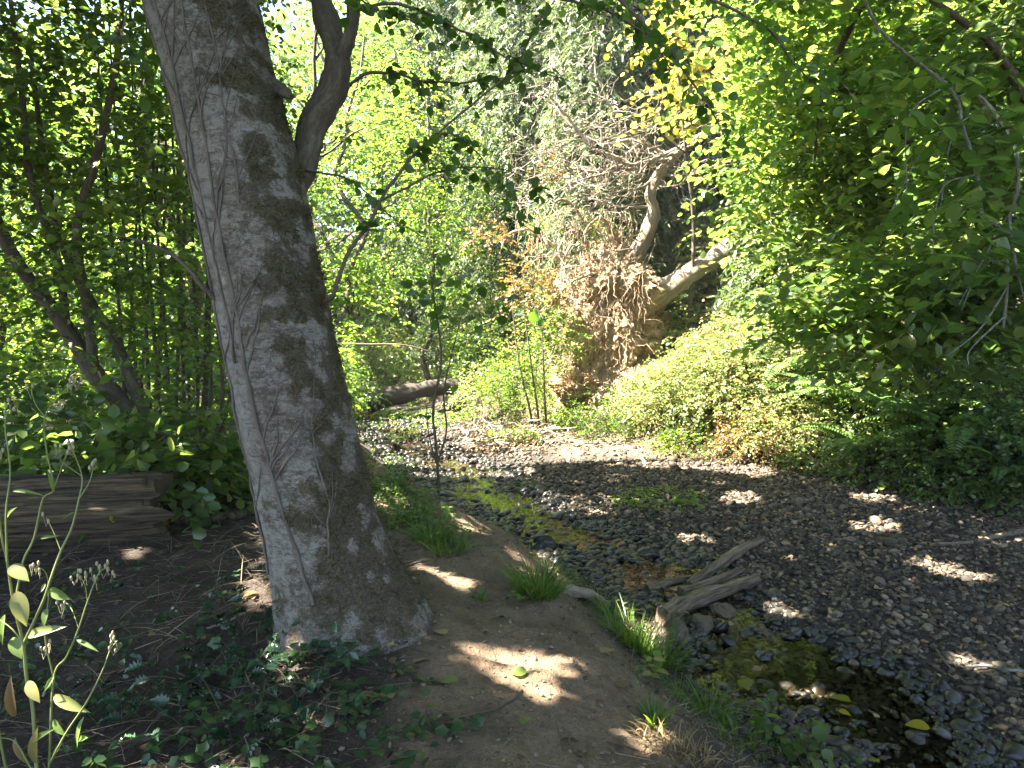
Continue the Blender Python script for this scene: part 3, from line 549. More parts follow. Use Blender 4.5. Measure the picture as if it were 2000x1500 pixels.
def build_alder():
    base = V(TREE[0], TREE[1], H1(*TREE)); t = thing("alder_tree", "big leaning grey alder with mossy mottled bark beside the dirt path", "tree", base)
    rows, seg = 330, 128; py = np.linspace(-900, 1300, rows); th = np.linspace(0, 2 * np.pi, seg, endpoint=False)
    PY, TH = np.meshgrid(py, th, indexing='ij'); P, N = trunk_surf(PY, TH)
    x, y = pix(P.reshape(-1, 3)); x = x.reshape(PY.shape); y = y.reshape(PY.shape)
    nz = fbm(P * 13, 5, 50); pale = .9 * np.exp(-((np.degrees(TH) - 140) / 21) ** 4) * np.clip(.8 + .8 * fbm(P * V(9, 9, 3), 4, 77), 0, 1); front = np.sin(TH) > -.2
    def blob(cx, cy, rx, ry): return np.exp(-(((x - cx) / rx) ** 2 + ((y - cy) / ry) ** 2)) * front
    mo = .80 * sm((np.cos(TH) + .05) / .8) + .9 * blob(545, 660, 55, 75) + .7 * blob(470, 10, 70, 45) + .65 * blob(470, 140, 70, 45) + .55 * blob(620, 880, 70, 60) + .7 * blob(600, 1010, 90, 45) + .8 * blob(700, 1150, 110, 80) + .5 * blob(520, 330, 50, 60) + .45 * blob(560, 500, 60, 60) + .3 * sm((PY - 1000) / 250) + .22
    mo = np.clip(mo * (.62 + 1.25 * nz), 0, 1.2)
    i = np.arange(rows - 1)[:, None] * seg; j = np.arange(seg); j2 = (j + 1) % seg
    f = np.stack([i + seg + j, i + seg + j2, i + j2, i + j], -1).reshape(-1, 4)
    m = MB(); m.add(P.reshape(-1, 3), f); m.build("trunk", M['alder'], t, attrs=dict(moss=mo.ravel(), pale=pale.ravel()))
    # hairy moss on the trunk
    w = np.clip(mo - .45, 0, 1) * (PY > -200); w = (w / w.sum()).ravel(); k = R.choice(len(w), 16000, p=w)
    p0 = P.reshape(-1, 3)[k] + R.normal(size=(16000, 3)) * .008; nn = N.reshape(-1, 3)[k]; d = nn * .55 + V(0, 0, -1) * U(.2, 1, (16000, 1)) + R.normal(size=(16000, 3)) * .45
    m = MB(); add_leaves(m, STRIP, p0 - nn * .004, d, nn + rdir(16000) * .6, U(.012, .046, 16000), U(0, 1, 16000), .09); m.build("moss", M['moss'], t)
    # the second stem that leaves the trunk on its right
    lim = MB(); pts = [at(545, 450, 3.66), at(586, 335, 3.78), at(612, 245, 3.85), at(648, 180, 3.9), at(660, 120, 3.92), at(645, 60, 3.95), at(628, 0, 4), at(610, -120, 4.05), at(560, -420, 4.2), at(520, -900, 4.5)]
    tube(lim, pts, [.075, .085, .08, .078, .07, .07, .068, .06, .04, .015], 20, 90, rough=.22, rs=4); lim.build("limb", M['bark'], t)
    lim = MB(); tube(lim, [at(655, 140, 3.91), at(680, 80, 3.85), at(690, 20, 3.8), at(672, -60, 3.8), at(690, -300, 3.9)], [.045, .04, .038, .03, .012], 12, 40, rough=.25, rs=9); lim.build("limb", M['bark'], t)
    st = MB(); tube(st, [at(530, 165, 3.62), at(555, 178, 3.54), at(570, 190, 3.52)], [.034, .028, .014], 14, 18, rough=.5, rs=5); st.build("branch_stub", M['bark'], t)
    # thin side branches, each with its leaves
    br = [([(632, 590, 3.55), (650, 575, 3.5), (680, 505, 3.5), (745, 392, 3.5), (800, 312, 3.5), (880, 240, 3.45), (985, 150, 3.4), (1040, 60, 3.4)], .013, 26),
          ([(745, 392, 3.5), (820, 350, 3.45), (900, 330, 3.4), (985, 330, 3.35), (1050, 365, 3.3)], .007, 20),
          ([(800, 312, 3.5), (870, 260, 3.6), (930, 300, 3.65), (985, 375, 3.6), (990, 430, 3.6)], .006, 22),
          ([(655, 190, 3.9), (720, 145, 3.9), (800, 150, 3.85), (900, 160, 3.8), (1000, 150, 3.7)], .012, 40),
          ([(425, 585, 3.5), (395, 555, 3.45), (350, 505, 3.4), (290, 475, 3.35), (205, 458, 3.3)], .014, 3),
          ([(690, 20, 3.8), (790, 10, 3.6), (900, 60, 3.5), (1010, 120, 3.4), (1100, 150, 3.3)], .010, 46),
          ([(790, -60, 3.5), (900, -30, 3.3), (1030, -10, 3.2), (1180, 20, 3.1), (1290, 80, 3.05)], .012, 40),
          ([(1180, -40, 3.1), (1250, 40, 3.15), (1330, 130, 3.2), (1380, 200, 3.2), (1420, 290, 3.25)], .010, 30),
          ([(1250, -60, 3.2), (1390, 0, 3.2), (1500, 60, 3.2), (1560, 130, 3.25), (1620, 190, 3.3)], .009, 30),
          ([(560, -60, 3.6), (650, -40, 3.5), (740, 20, 3.4), (830, 50, 3.4)], .010, 30),
          ([(330, -60, 3.3), (270, -20, 3.2), (240, 60, 3.1), (255, 110, 3.1)], .007, 12),
          ([(600, 330, 3.7), (680, 350, 3.9), (760, 420, 4.1), (860, 480, 4.3)], .007, 8)]
    for q, (pp, r, nl) in enumerate(br):
        P = spline([at(*a) for a in pp], 40); P = P + .012 * np.stack([fbm(P * 6, 3, q * 3 + a) for a in range(3)], -1)
        mb = MB(); tube(mb, P, np.linspace(r, r * .25, 6), 7, None, rough=.2, rs=q)
        nl = int(nl * .75); k = R.integers(12, 40, nl); d = nrm(np.gradient(P, axis=0))[k]; sd = nrm(np.cross(d, V(0, 0, 1))) * np.sign(R.normal(size=(nl, 1))) + d * .5 + R.normal(size=(nl, 3)) * .3; L = U(.06, .22, nl)
        twig_lines(mb, P[k], sd, L, .0025, .3, n=4); bo = mb.build("branch", M['twig'], t)
        lf = MB(); a = sprays(P[k], sd, L, 3, .056, .3, .8, .6); add_leaves(lf, NEARLEAF, *a)
        lo = lf.build("foliage", M['leaf_dark'], bo, origin=t.location)
    return t
ALDER = build_alder()
def surf_path(pts, n):                    # (py, theta degrees) way-points -> a path that hugs the trunk
    q = spline([(a, b, 0) for a, b in pts], n); th = np.radians(q[:, 1]); p, nn = trunk_surf(q[:, 0], th); return p, nn
def build_vines():
    vs = [("long grey ivy stem running up the left side of the alder trunk", [(690, 128), (640, 124), (530, 128), (400, 127), (230, 124), (130, 120), (0, 122), (-200, 118)], .008, 14),
          ("dark ivy stem up the middle of the alder trunk, ending at the hairy moss", [(1130, 92), (1000, 103), (880, 108), (740, 112), (620, 110), (480, 112), (350, 108), (240, 100), (120, 96), (20, 92), (-200, 90)], .009, 15),
          ("thin ivy stem on the right half of the alder trunk", [(420, 84), (340, 80), (260, 78), (170, 72), (60, 70), (-120, 66)], .006, 9),
          ("short forked ivy stem low on the front of the alder trunk", [(1060, 72), (1010, 66), (975, 60), (900, 62), (820, 58)], .006, 6),
          ("ivy stem along the far left edge of the alder trunk", [(1080, 150), (900, 152), (700, 150), (500, 152), (300, 150), (100, 148), (-150, 150)], .008, 8)]
    for q, (lab, pts, r, ns) in enumerate(vs):
        p, n = surf_path(pts, 150); wob = .006 * np.stack([fbm(p * 9, 3, q + a) for a in range(3)], -1); p = p + n * r * .55 + wob
        m = MB(); tube(m, p, [r, r * .9, r * .6], 8, None, rough=.25, rs=q)
        p0 = p[60]; o = m.build("ivy_vine", M['vine'], origin=p0); tag(o, lab, "vine", "dead ivy stems on the alder trunk")
        for k in range(ns):
            sd = MB()
            f = U(.08, .98); i = int(f * (len(pts) - 1)); w = f * (len(pts) - 1) - i; a = np.array(pts[i]) * (1 - w) + np.array(pts[i + 1]) * w
            s = -1 if R.random() < .8 else 1; l = U(60, 150); dth = U(18, 48) * s
            pp, nn = surf_path([a, a + V(-l * .25, dth * .3), a + V(-l * .55, dth * .7 + U(-4, 4)), a + V(-l, dth)], 34)
            pp = pp + nn * r * .4 + .005 * np.stack([fbm(pp * 14, 2, k + b) for b in range(3)], -1); tube(sd, pp, [r * .62, r * .5, r * .2], 6, None, rough=.25, rs=k); sd.build("side_stem", M['vine'], o, origin=p0)
build_vines()

# ------------------------------------------------------------------ trees and shrubs
def wood(parent, base, top, r0, r1, bend, name="trunk", matk='bark', seg=10, s=0, rough=.15):
    P = wobble(base, top, 26, bend, s); m = MB(); tube(m, P, np.linspace(r0, r1, 6), seg, None, rough=rough, rs=s, tint=.5); return P, m
def crown_clumps(C, rad, n, spread, tw, L, outward=None):
    d = rdir(n, .9); rr = U(.35, 1, (n, 1)) ** .5; c = C + d * rr * np.asarray(rad)
    k = R.integers(0, n, tw); P = c[k] + R.normal(size=(tw, 3)) * spread * V(1, 1, .55); D = nrm((P - C) / np.asarray(rad) * V(1, 1, .35) + R.normal(size=(tw, 3)) * V(.6, .6, .25)); return c, P, D
def tree(name, label, cat, base, height, crowns, r0=.12, leaf='leaf', size=.09, group=None, lean=(0, 0), stems=1, T=OVATE, nleaf=9, L=.55, bark='bark', canopy=True, limbs=10, droop=.3, twigs=False, bend=.05, upb=1., sep=False, rnd=.45):
    """crowns: list of (centre, radii, clumps, spread, twigs)"""
    base = np.asarray(base, float); t = thing(name, label, cat, base, group)
    tops = [base + V(lean[0] + U(-.25, .25) * (stems > 1) * height * .4, lean[1] + U(-.25, .25) * (stems > 1) * height * .4, height) for _ in range(stems)]
    paths = []
    for q, tp in enumerate(tops):
        b = base + (V(U(-.25, .25), U(-.25, .25), -.05) if stems > 1 else V(0, 0, -.1)); P, m = wood(t, b, tp, r0 * U(.6, 1) if stems > 1 else r0, r0 * .25, bend, s=int(U(0, 999))); paths.append(P)
        if q == stems - 1 or True:
            if q == 0: main = m
        m.build("trunk" if stems == 1 else "stem", M[bark], t)
    lf = MB(); lb = MB()
    allP = np.vstack(paths)
    for C, rad, n, spread, tw in crowns:
        c, P, D = crown_clumps(np.asarray(C, float), rad, n, spread, tw, L); l = U(.6, 1.2, tw) * L
        a = sprays(P, D, l, nleaf, size, droop, upb, rnd); 
        if canopy:
            k = keep_canopy(a[0], a[3]); a = tuple(x[k] for x in a)
        add_leaves(lf, T, *a)
        for cc in c[:limbs]:
            dd = np.linalg.norm((allP - cc) * V(1, 1, 1.0) + V(0, 0, .5) * 0, axis=1) + np.clip(allP[:, 2] - cc[2] + .4, 0, 9) * 1.5; s0 = allP[dd.argmin()]
            lb = MB(); tube(lb, wobble(s0, cc, 12, .1, U(0, 99), -.06), [r0 * .32, r0 * .2, r0 * .06], 6, None, rough=.15); lb.build("limb", M[bark], t)
    lf.build("crown", M[leaf], t)
    return t
gp = lambda x, y: V(x, y, H1(x, y))

# canopy trees whose crowns stand over the path and the near creek (mostly above the frame), they cast the shade
def canopy_tree(name, label, base, height, r0, region, n, z0, z1, leaf='leaf', lean=(0, 0), size=.115):
    """leaf sprays placed so that the crown shades `region` of the ground (x0, x1, y0, y1)"""
    t = thing(name, label, "tree", base); P, m = wood(t, np.asarray(base) - V(0, 0, .15), np.asarray(base) + V(lean[0], lean[1], height), r0, r0 * .3, .04, s=int(U(0, 999))); m.build("trunk", M['bark'], t)
    x0, x1, y0, y1 = region; g = np.c_[U(x0, x1, n), U(y0, y1, n), np.zeros(n)]; g[:, 2] = H(g[:, 0], g[:, 1], False)
    z = U(z0, z1, n); Q = g + SUN * ((z - g[:, 2]) / SUN[2])[:, None]
    a = sprays(Q, rdir(n, .3), U(.4, .7, n), 9, size, .25, 1., .4); k = keep_canopy(a[0], a[3]); a = tuple(x[k] for x in a)
    lf = MB(); add_leaves(lf, OVATE, *a); lb = MB()
    for q in Q[:14]: 
        s0 = P[np.argmin(np.linalg.norm(P - q, axis=1) + np.clip(P[:, 2] - q[2] + 1, 0, 9))]; lb = MB(); tube(lb, wobble(s0, q, 14, .08, U(0, 99), -.05), [r0 * .35, r0 * .2, .012], 6, None, rough=.15); lb.build("limb", M['bark'], t)
    lf.build("crown", M[leaf], t); return t
def add_alder_crown():
    n = 8200; g = np.c_[U(-4.5, 4.5, n), U(-1, 8, n), np.zeros(n)]; Q = g + SUN * (U(6.2, 10, n) / SUN[2])[:, None]
    a = sprays(Q, rdir(n, .3), U(.4, .7, n), 9, .105, .25, 1., .4); k = keep_canopy(a[0], a[3]); a = tuple(x[k] for x in a)
    lf = MB(); add_leaves(lf, OVATE, *a); lf.build("crown", M['leaf'], ALDER)
add_alder_crown()
canopy_tree("maple_tree", "tall broadleaf tree rising beyond the left thicket, its crown over the path", gp(-8.5, 7.0), 11, .2, (-7, 2.5, -3, 7), 7200, 6, 10.5)
canopy_tree("maple_tree", "broadleaf tree standing behind the hazel shoots with a crown over the creek bend", gp(-5.6, 11.6), 11, .16, (-4, 7, 5, 11.6), 8200, 6.6, 10.5)
canopy_tree("maple_tree", "broadleaf tree at the far left edge behind the weathered log", gp(-10.5, 9.5), 10, .18, (-9, -2, 2, 10), 5600, 3.2, 8)
canopy_tree("maple_tree", "tall tree on the right bank whose crown shades the gravel bar", gp(10.2, 6.0), 10, .2, (1, 10, -1, 9), 7200, 5.5, 9.5)

canopy_tree("maple_tree", "broadleaf tree up on the right bank whose boughs shade the ferns", gp(11.5, 10.5), 11, .2, (6.2, 13, 6.5, 10.9), 3600, 5.8, 9.5)
# left thicket
def left_stem(t, pts, r, name="stem"):
    m = MB(); tube(m, [at(*a) for a in pts], r, 12, 40, rough=.16, rs=int(pts[0][0])); m.build(name, M['bark'], t)
def thicket():
    b = ground(335, 945); t = thing("hazel_tree", "leaning hazel with thick brown stems curving up to the left, behind the weathered log", "tree", b)
    left_stem(t, [(345, 955, 6.6), (300, 860, 6.7), (240, 790, 6.8), (185, 727, 6.9), (130, 640, 7), (80, 575, 7), (31, 507, 7), (-30, 380, 7), (-90, 200, 7)], [.095, .09, .085, .075, .06, .04])
    left_stem(t, [(300, 870, 6.7), (262, 760, 6.9), (238, 696, 7), (210, 640, 7.05), (175, 587, 7.1), (120, 470, 7.2), (90, 340, 7.3), (60, 100, 7.5)], [.07, .06, .055, .05, .04, .02])
    left_stem(t, [(185, 727, 6.9), (170, 600, 6.8), (150, 450, 6.7), (190, 300, 6.6), (230, 100, 6.6), (240, -100, 6.7)], [.05, .045, .035, .02])
    left_stem(t, [(130, 640, 7), (110, 500, 6.9), (60, 350, 6.8), (45, 200, 6.8), (20, 0, 6.8)], [.045, .04, .03, .02])
    lf = MB()
    for cx, cy, cd, sx, sy, sd, tw in ((120, 250, 7, 150, 190, .8, 420), (330, 300, 7.6, 110, 230, .7, 300), (100, 560, 6.6, 120, 90, .6, 170), (300, 560, 7.4, 110, 120, .6, 170), (60, 60, 7.3, 130, 80, .6, 170), (250, 80, 7.6, 100, 90, .6, 100)):
        P = np.array([at(*q) for q in np.c_[cx + R.normal(size=tw) * sx, cy + R.normal(size=tw) * sy, cd + R.normal(size=tw) * sd]])
        a = sprays(P, rdir(tw, .25), U(.3, .6, tw), 8, .085, .25, 1, .4); add_leaves(lf, OVATE, *a)
    lf.build("crown", M['leaf'], t)
    b = ground(345, 905); t = thing("hazel_tree", "clump of straight thin hazel shoots standing just left of the alder trunk", "tree", b)
    for q in range(17):
        x = 240 + q * 12.5 + U(-8, 8); d = U(7.9, 9.2); w = U(-35, 25); left_stem(t, [(335 + (x - 335) * .45, 920, d), (x, 800, d), (x + w * .4, 620, d), (x + w, 420, d), (x + w * 1.6, 150, d), (x + w * 2, -80, d)], [U(.016, .03), .018, .008])
    lf = MB()
    for cx, cy, cd, sx, sy, sd, tw in ((330, 430, 8.6, 90, 190, .6, 230), (360, 150, 8.8, 120, 120, .7, 200), (330, 700, 8.8, 90, 60, .5, 60)):
        P = np.array([at(*q) for q in np.c_[cx + R.normal(size=tw) * sx, cy + R.normal(size=tw) * sy, cd + R.normal(size=tw) * sd]])
        a = sprays(P, rdir(tw, .25), U(.3, .6, tw), 8, .085, .25, 1, .4); add_leaves(lf, OVATE, *a)
    lf.build("crown", M['leaf'], t)
thicket()
def bush(name, label, C, rad, tw, leaf='bramble', size=.06, group=None, T=OVATE, nleaf=7, L=.35, stems=6, droop=.35, upb=.7, rnd=.6, cat="bush", twigs=True, canopy=False):
    """a rounded shrub: arching stems from its foot, leaf sprays through its outer shell. C on the ground"""
    C = np.asarray(C, float); rad = np.asarray(rad, float); t = thing(name, label, cat, C, group)
    lb = MB()
    d = rdir(tw, .8); d[:, 2] = np.abs(d[:, 2]); rr = U(.45, 1.02, (tw, 1)) ** .6
    P = C + V(0, 0, .05) + d * rr * rad * (1 + .25 * vnoise(d * 2.2 + C.sum(), 3)[:, None]); g = H(P[:, 0], P[:, 1], False); P[:, 2] = np.maximum(P[:, 2], g + .04)
    D = nrm(d * V(1, 1, .6) + R.normal(size=(tw, 3)) * .5); l = U(.6, 1.2, tw) * L
    a = sprays(P, D, l, nleaf, size, droop, upb, rnd)
    if canopy: k = keep_canopy(a[0], a[3]); a = tuple(x[k] for x in a)
    lf = MB(); add_leaves(lf, T, *a)
    for q in P[:stems]: sb = MB(); tube(sb, wobble(C + V(U(-.1, .1), U(-.1, .1), -.03), q, 10, .12, U(0, 99), -.15), [.012, .008, .003], 5, None); sb.build("stem", M['twig'], t)
    if twigs: twig_lines(lb, P, D, l, .003, droop, n=3)
    lb.build("twigs", M['straw' if leaf in ('bramble', 'rust') else 'twig'], t)["kind"] = "stuff"; lf.build("foliage", M[leaf], t); return t
# shaded understorey in front of the left thicket
bush("salmonberry_bush", "dark leafy shrub behind the log at the far left edge", gp(-4.6, 5.9), (1.3, .7, 1.15), 260, 'leaf', .10)
bush("salmonberry_bush", "dark leafy shrub behind the log, in front of the leaning hazel stems", gp(-3.3, 6.0), (.9, .6, .95), 170, 'leaf', .10)
bush("salmonberry_bush", "broad leaved sprays hanging over the top of the weathered log", gp(-3.35, 5.5), (.95, .5, .85), 130, 'leaf', .12)
bush("salmonberry_bush", "low leafy shrub between the log and the alder trunk", gp(-3.0, 7.2), (.9, .6, .7), 120, 'leaf', .09)
bush("salmonberry_bush", "leafy shrub at the foot of the hazel shoots", gp(-4.8, 9.6), (1.8, .8, 1.2), 260, 'leaf', .09)
bush("salmonberry_bush", "bright shrub behind the left thicket, seen low between the stems", gp(-7.2, 10.8), (2.2, 1.2, 2.0), 420, 'leaf_lime', .09)
bush("salmonberry_bush", "shrub filling the gap deep behind the leaning hazel", gp(-9.5, 14), (2.6, 1.4, 2.6), 480, 'leaf_lime', .1)
# trees behind the left thicket, lit from behind
tree("vine_maple", "slender broadleaf tree glowing behind the leaning hazel at far left", "tree", gp(-9.6, 12.6), 8, [((-9.6, 12.6, 5), (2.8, 2.0, 3.6), 34, .5, 1300)], .1, 'leaf_lime', .10, "backlit maples behind the left thicket")
tree("vine_maple", "backlit broadleaf tree between the leaning hazel and the alder trunk", "tree", gp(-6.4, 14.2), 9, [((-6.6, 14.2, 5.2), (2.6, 2, 4), 34, .5, 1400)], .1, 'leaf_lime', .10, "backlit maples behind the left thicket")
tree("vine_maple", "tall backlit tree farther back on the far left, with sky showing above it", "tree", gp(-14.5, 18), 11, [((-14.5, 18, 6), (4, 2.4, 4.6), 34, .7, 1300)], .14, 'leaf_lime', .13, "backlit maples behind the left thicket")
tree("vine_maple", "tall backlit tree deep behind the alder trunk", "tree", gp(-9.6, 20), 12, [((-9.6, 20, 6.5), (3.6, 2.4, 6), 34, .7, 1400)], .14, 'leaf', .13, "backlit maples behind the left thicket")
# bright broadleaf trees between the alder and the cedars
tree("vine_maple", "bright green broadleaf tree just right of the alder trunk, leaning over the creek", "tree", gp(-4.6, 13.2), 8, [((-3.9, 13.0, 5.2), (1.9, 1.7, 3.2), 36, .45, 1100), ((-3.6, 12.6, 2.3), (1.2, 1.2, 1.1), 14, .35, 380)], .09, 'leaf_lime', .085, "bright trees on the far left creek bank", lean=(.9, 0))
tree("vine_maple", "pale green broadleaf tree behind the thin alder side branch", "tree", gp(-5.6, 20.6), 11, [((-3.9, 20.4, 6.2), (2.6, 1.8, 4.2), 40, .5, 1500)], .12, 'leaf_lime', .095, "bright trees on the far left creek bank", lean=(1.3, 0))
tree("vine_maple", "lime green broadleaf tree in the gap left of the slim cedar", "tree", gp(-2.6, 21.8), 10, [((-2.5, 21.8, 5.6), (2.2, 1.6, 4.0), 40, .5, 1500)], .1, 'leaf_lime', .10, "bright trees on the far left creek bank")
tree("vine_maple", "tall leafy tree far back between the alder trunk and the cedars", "tree", gp(-7, 25), 14, [((-6.6, 25, 7.5), (3.6, 2.2, 6.5), 44, .6, 1900)], .14, 'leaf', .13, "bright trees on the far left creek bank")
bush("salmonberry_bush", "yellow green shrub against the right edge of the alder trunk", gp(-3.6, 11.2), (.9, .8, 1.9), 330, 'leaf_lime', .085)
bush("salmonberry_bush", "leafy shrub on the left creek bank below the bright maples", gp(-4.4, 15.4), (1.2, 1.1, 1.9), 420, 'leaf', .08)
bush("salmonberry_bush", "dark shrub hanging over the pool beside the creek log", gp(-5.6, 19.6), (1.6, 1.3, 2.4), 420, 'leaf', .08)
bush("salmonberry_bush", "shaded shrub over the creek log beneath the cedars", gp(-1.4, 22.4), (1.8, 1.3, 2.6), 520, 'cedar', .10)
bush("salmonberry_bush", "green shrub on the slope left of the root plate", gp(-.4, 19.6), (1.3, 1.2, 1.7), 420, 'leaf', .08)

# shrubs all over the slope
for q in range(16):
    x, y = [(-4.6, 23.2), (-.6, 21.6), (.6, 20.4), (2.2, 20.2), (3.8, 19.4), (5.4, 17.6), (7, 16.2), (8.6, 15), (-4.6, 25), (-1.6, 24), (1.0, 23.4), (3.4, 22.6), (6.4, 20), (9.4, 17.6), (-7.5, 26.5), (6.2, 15)][q]
    bush("slope_shrub", "leafy sunlit shrub among others on the slope behind the uprooted tree", gp(x, y), (1.5, 1.2, U(1.6, 2.6)), 420, ['leaf', 'leaf_lime', 'bramble'][q % 3], .10, "shrubs on the slope behind the uprooted tree")
# conifers on the slope
def cedar(x, y, h, r0, label, ntw, rr=2.2, zmin=.6, lean=(0, 0)):
    ntw = int(ntw * 2.7); base = gp(x, y); t = thing("cedar_tree", label, "tree", base, "cedars on the slope behind the uprooted tree")
    P, m = wood(t, base - V(0, 0, .2), base + V(lean[0], lean[1], h), r0, r0 * .35, .015, matk='cedar_bark', seg=14, s=int(x * 10) % 97); m.build("trunk", M['cedar_bark'], t)
    zt = 1.6 + .5 * y + 2.5; zz = U(base[2] + zmin, min(zt, base[2] + h), ntw); n = ntw
    f = (zz - base[2]) / h; c = base + f[:, None] * V(lean[0], lean[1], 0); a = U(0, 2 * np.pi, n); reach = rr * (1 - .55 * f) * U(.25, 1, n) ** .6
    a = np.round(a * 2.2 + np.floor(zz * 1.6) * 1.3) / 2.2 + R.normal(size=n) * .16
    Q = np.c_[c[:, 0] + np.cos(a) * reach, c[:, 1] + np.sin(a) * reach, np.floor(zz * 1.6) / 1.6 + U(-.1, .35, n) - .16 * reach ** 1.5]
    D = np.c_[np.cos(a) * .5, np.sin(a) * .5, -U(.5, 1.2, n)] + R.normal(size=(n, 3)) * .35
    s = sprays(Q, D, U(.3, .75, n), 12, .17, .1, .6, .9, .75); lf = MB(); add_leaves(lf, STRIP, *s[:3], s[3], s[4], .3)
    lb = MB()
    for k in range(16):
        q = Q[k]; lb = MB(); tube(lb, wobble(V(c[k, 0], c[k, 1], q[2] + .16 * reach[k] ** 1.5 + .15), q, 8, .06, U(0, 99), -.1), [.03, .02, .006], 5, None); lb.build("limb", M['bleached'], t)
    lf.build("crown", M['cedar'], t); return t
cedar(6.3, 15.8, 6.0, .06, "feathery young cedar drooping over the right end of the fallen trunk", 520, 1.5, .3)
cedar(.7, 22.6, 20, .15, "leafy cedar filling the gap left of the dead branches", 1300, 2.2)
cedar(2.6, 19.6, 13, .15, "feathery cedar hanging directly behind the root plate and dead branches", 1500, 2.2)
cedar(-.3, 24.5, 19, .18, "slim pale trunked cedar left of the dead branches", 1500)
cedar(1.9, 26.5, 22, .26, "cedar with a grey trunk above the middle of the tangle", 1700, 2.6)
cedar(5.0, 24.5, 23, .42, "cedar with a broad dark trunk behind the yellow leaved tree", 1700, 2.8, 3.5)
cedar(4.6, 20.2, 15, .16, "feathery cedar drooping over the fallen trunk", 1700, 2.0)
cedar(8.3, 20.5, 18, .2, "drooping cedar right of the fallen trunk, behind the hazel", 1600, 2.4)
cedar(-3.0, 28.5, 22, .28, "cedar standing farthest left on the slope", 1500, 2.8)
cedar(12.5, 19, 18, .24, "cedar high on the right slope behind the hazel", 1300, 2.6)
cedar(3.0, 31.5, 24, .3, "tall cedar farthest back on the slope", 1500, 3.2)
def far_wood():
    lf = MB(); n = 6500; x = U(-34, 34, n); y = U(28, 44, n) - .25 * np.abs(x) * (x > 0); g = H(x, y, False); z = g + U(.5, 15, n)
    a = sprays(np.c_[x, y, z], rdir(n, .3), U(.8, 1.6, n), 9, .34, .3, .8, .6); add_leaves(lf, OVATE, *a)
    n = 2600; x = U(-46, -12, n); y = U(22, 34, n); z = H(x, y, False) + U(.2, 10, n); a = sprays(np.c_[x, y, z], rdir(n, .3), U(.8, 1.6, n), 9, .28, .3, .8, .6); add_leaves(lf, OVATE, *a)
    n = 2600; x = U(-8, 14, n); y = U(31, 41, n); a = sprays(np.c_[x, y, H(x, y, False) + U(6, 20, n)], rdir(n, .3), U(.8, 1.4, n), 9, .30, .3, .8, .6); add_leaves(lf, OVATE, *a)
    n = 3600; x = U(-19, 5, n); y = U(27, 36, n); a = sprays(np.c_[x, y, H(x, y, False) + U(.2, 13, n)], rdir(n, .3), U(.6, 1.2, n), 9, .24, .3, .8, .6); add_leaves(lf, OVATE, *a)
    tag(lf.build("far_woods", M['leaf']), "mass of woodland foliage closing the view on the far slope", kind="stuff")
    lf = MB(); n = 26000; x = U(-9, 17, n); y = 12.5 + 22 * U(0, 1, n) ** .9; k = (-sdist(x, y, RIGHT) > .4) & (np.hypot(x - 2.1, y - 16.0) > 1.25); x, y = x[k], y[k]; n = len(x)
    a = sprays(np.c_[x, y, H(x, y, False) + U(.02, .55, n)], rdir(n, .5), U(.25, .6, n), 7, .10, .2, .7, .6); add_leaves(lf, OVATE, *a)
    tag(lf.build("undergrowth", M['bramble']), "low leafy undergrowth covering the slope behind the creek", kind="stuff")
far_wood()

# right hazels
def right_limb(t, pts, r, name="limb", mk='bark', n=40):
    m = MB(); tube(m, [at(*a) for a in pts], r, 10, n, rough=.2, rs=int(pts[0][0])); return m.build(name, M[mk], t)
def px_crown(lf, spec, size=.085, T=OVATE, nleaf=8, droop=.22, tw_mb=None, zsc=.2, rnd=.35):
    for cx, cy, cd, sx, sy, sd, tw in spec:
        P = np.array([at(*q) for q in np.c_[cx + np.clip(R.normal(size=tw), -2, 2) * sx, cy + np.clip(R.normal(size=tw), -2, 2) * sy, cd + np.clip(R.normal(size=tw), -2, 2) * sd]])
        g = H(P[:, 0], P[:, 1], False); P[:, 2] = np.maximum(P[:, 2], g + .15); D = rdir(tw, zsc); L = U(.35, .7, tw)
        a = sprays(P, D, L, nleaf, size, droop, 1., rnd); add_leaves(lf, T, *a)
        if tw_mb is not None: twig_lines(tw_mb, P, D, L, .003, droop, n=4)
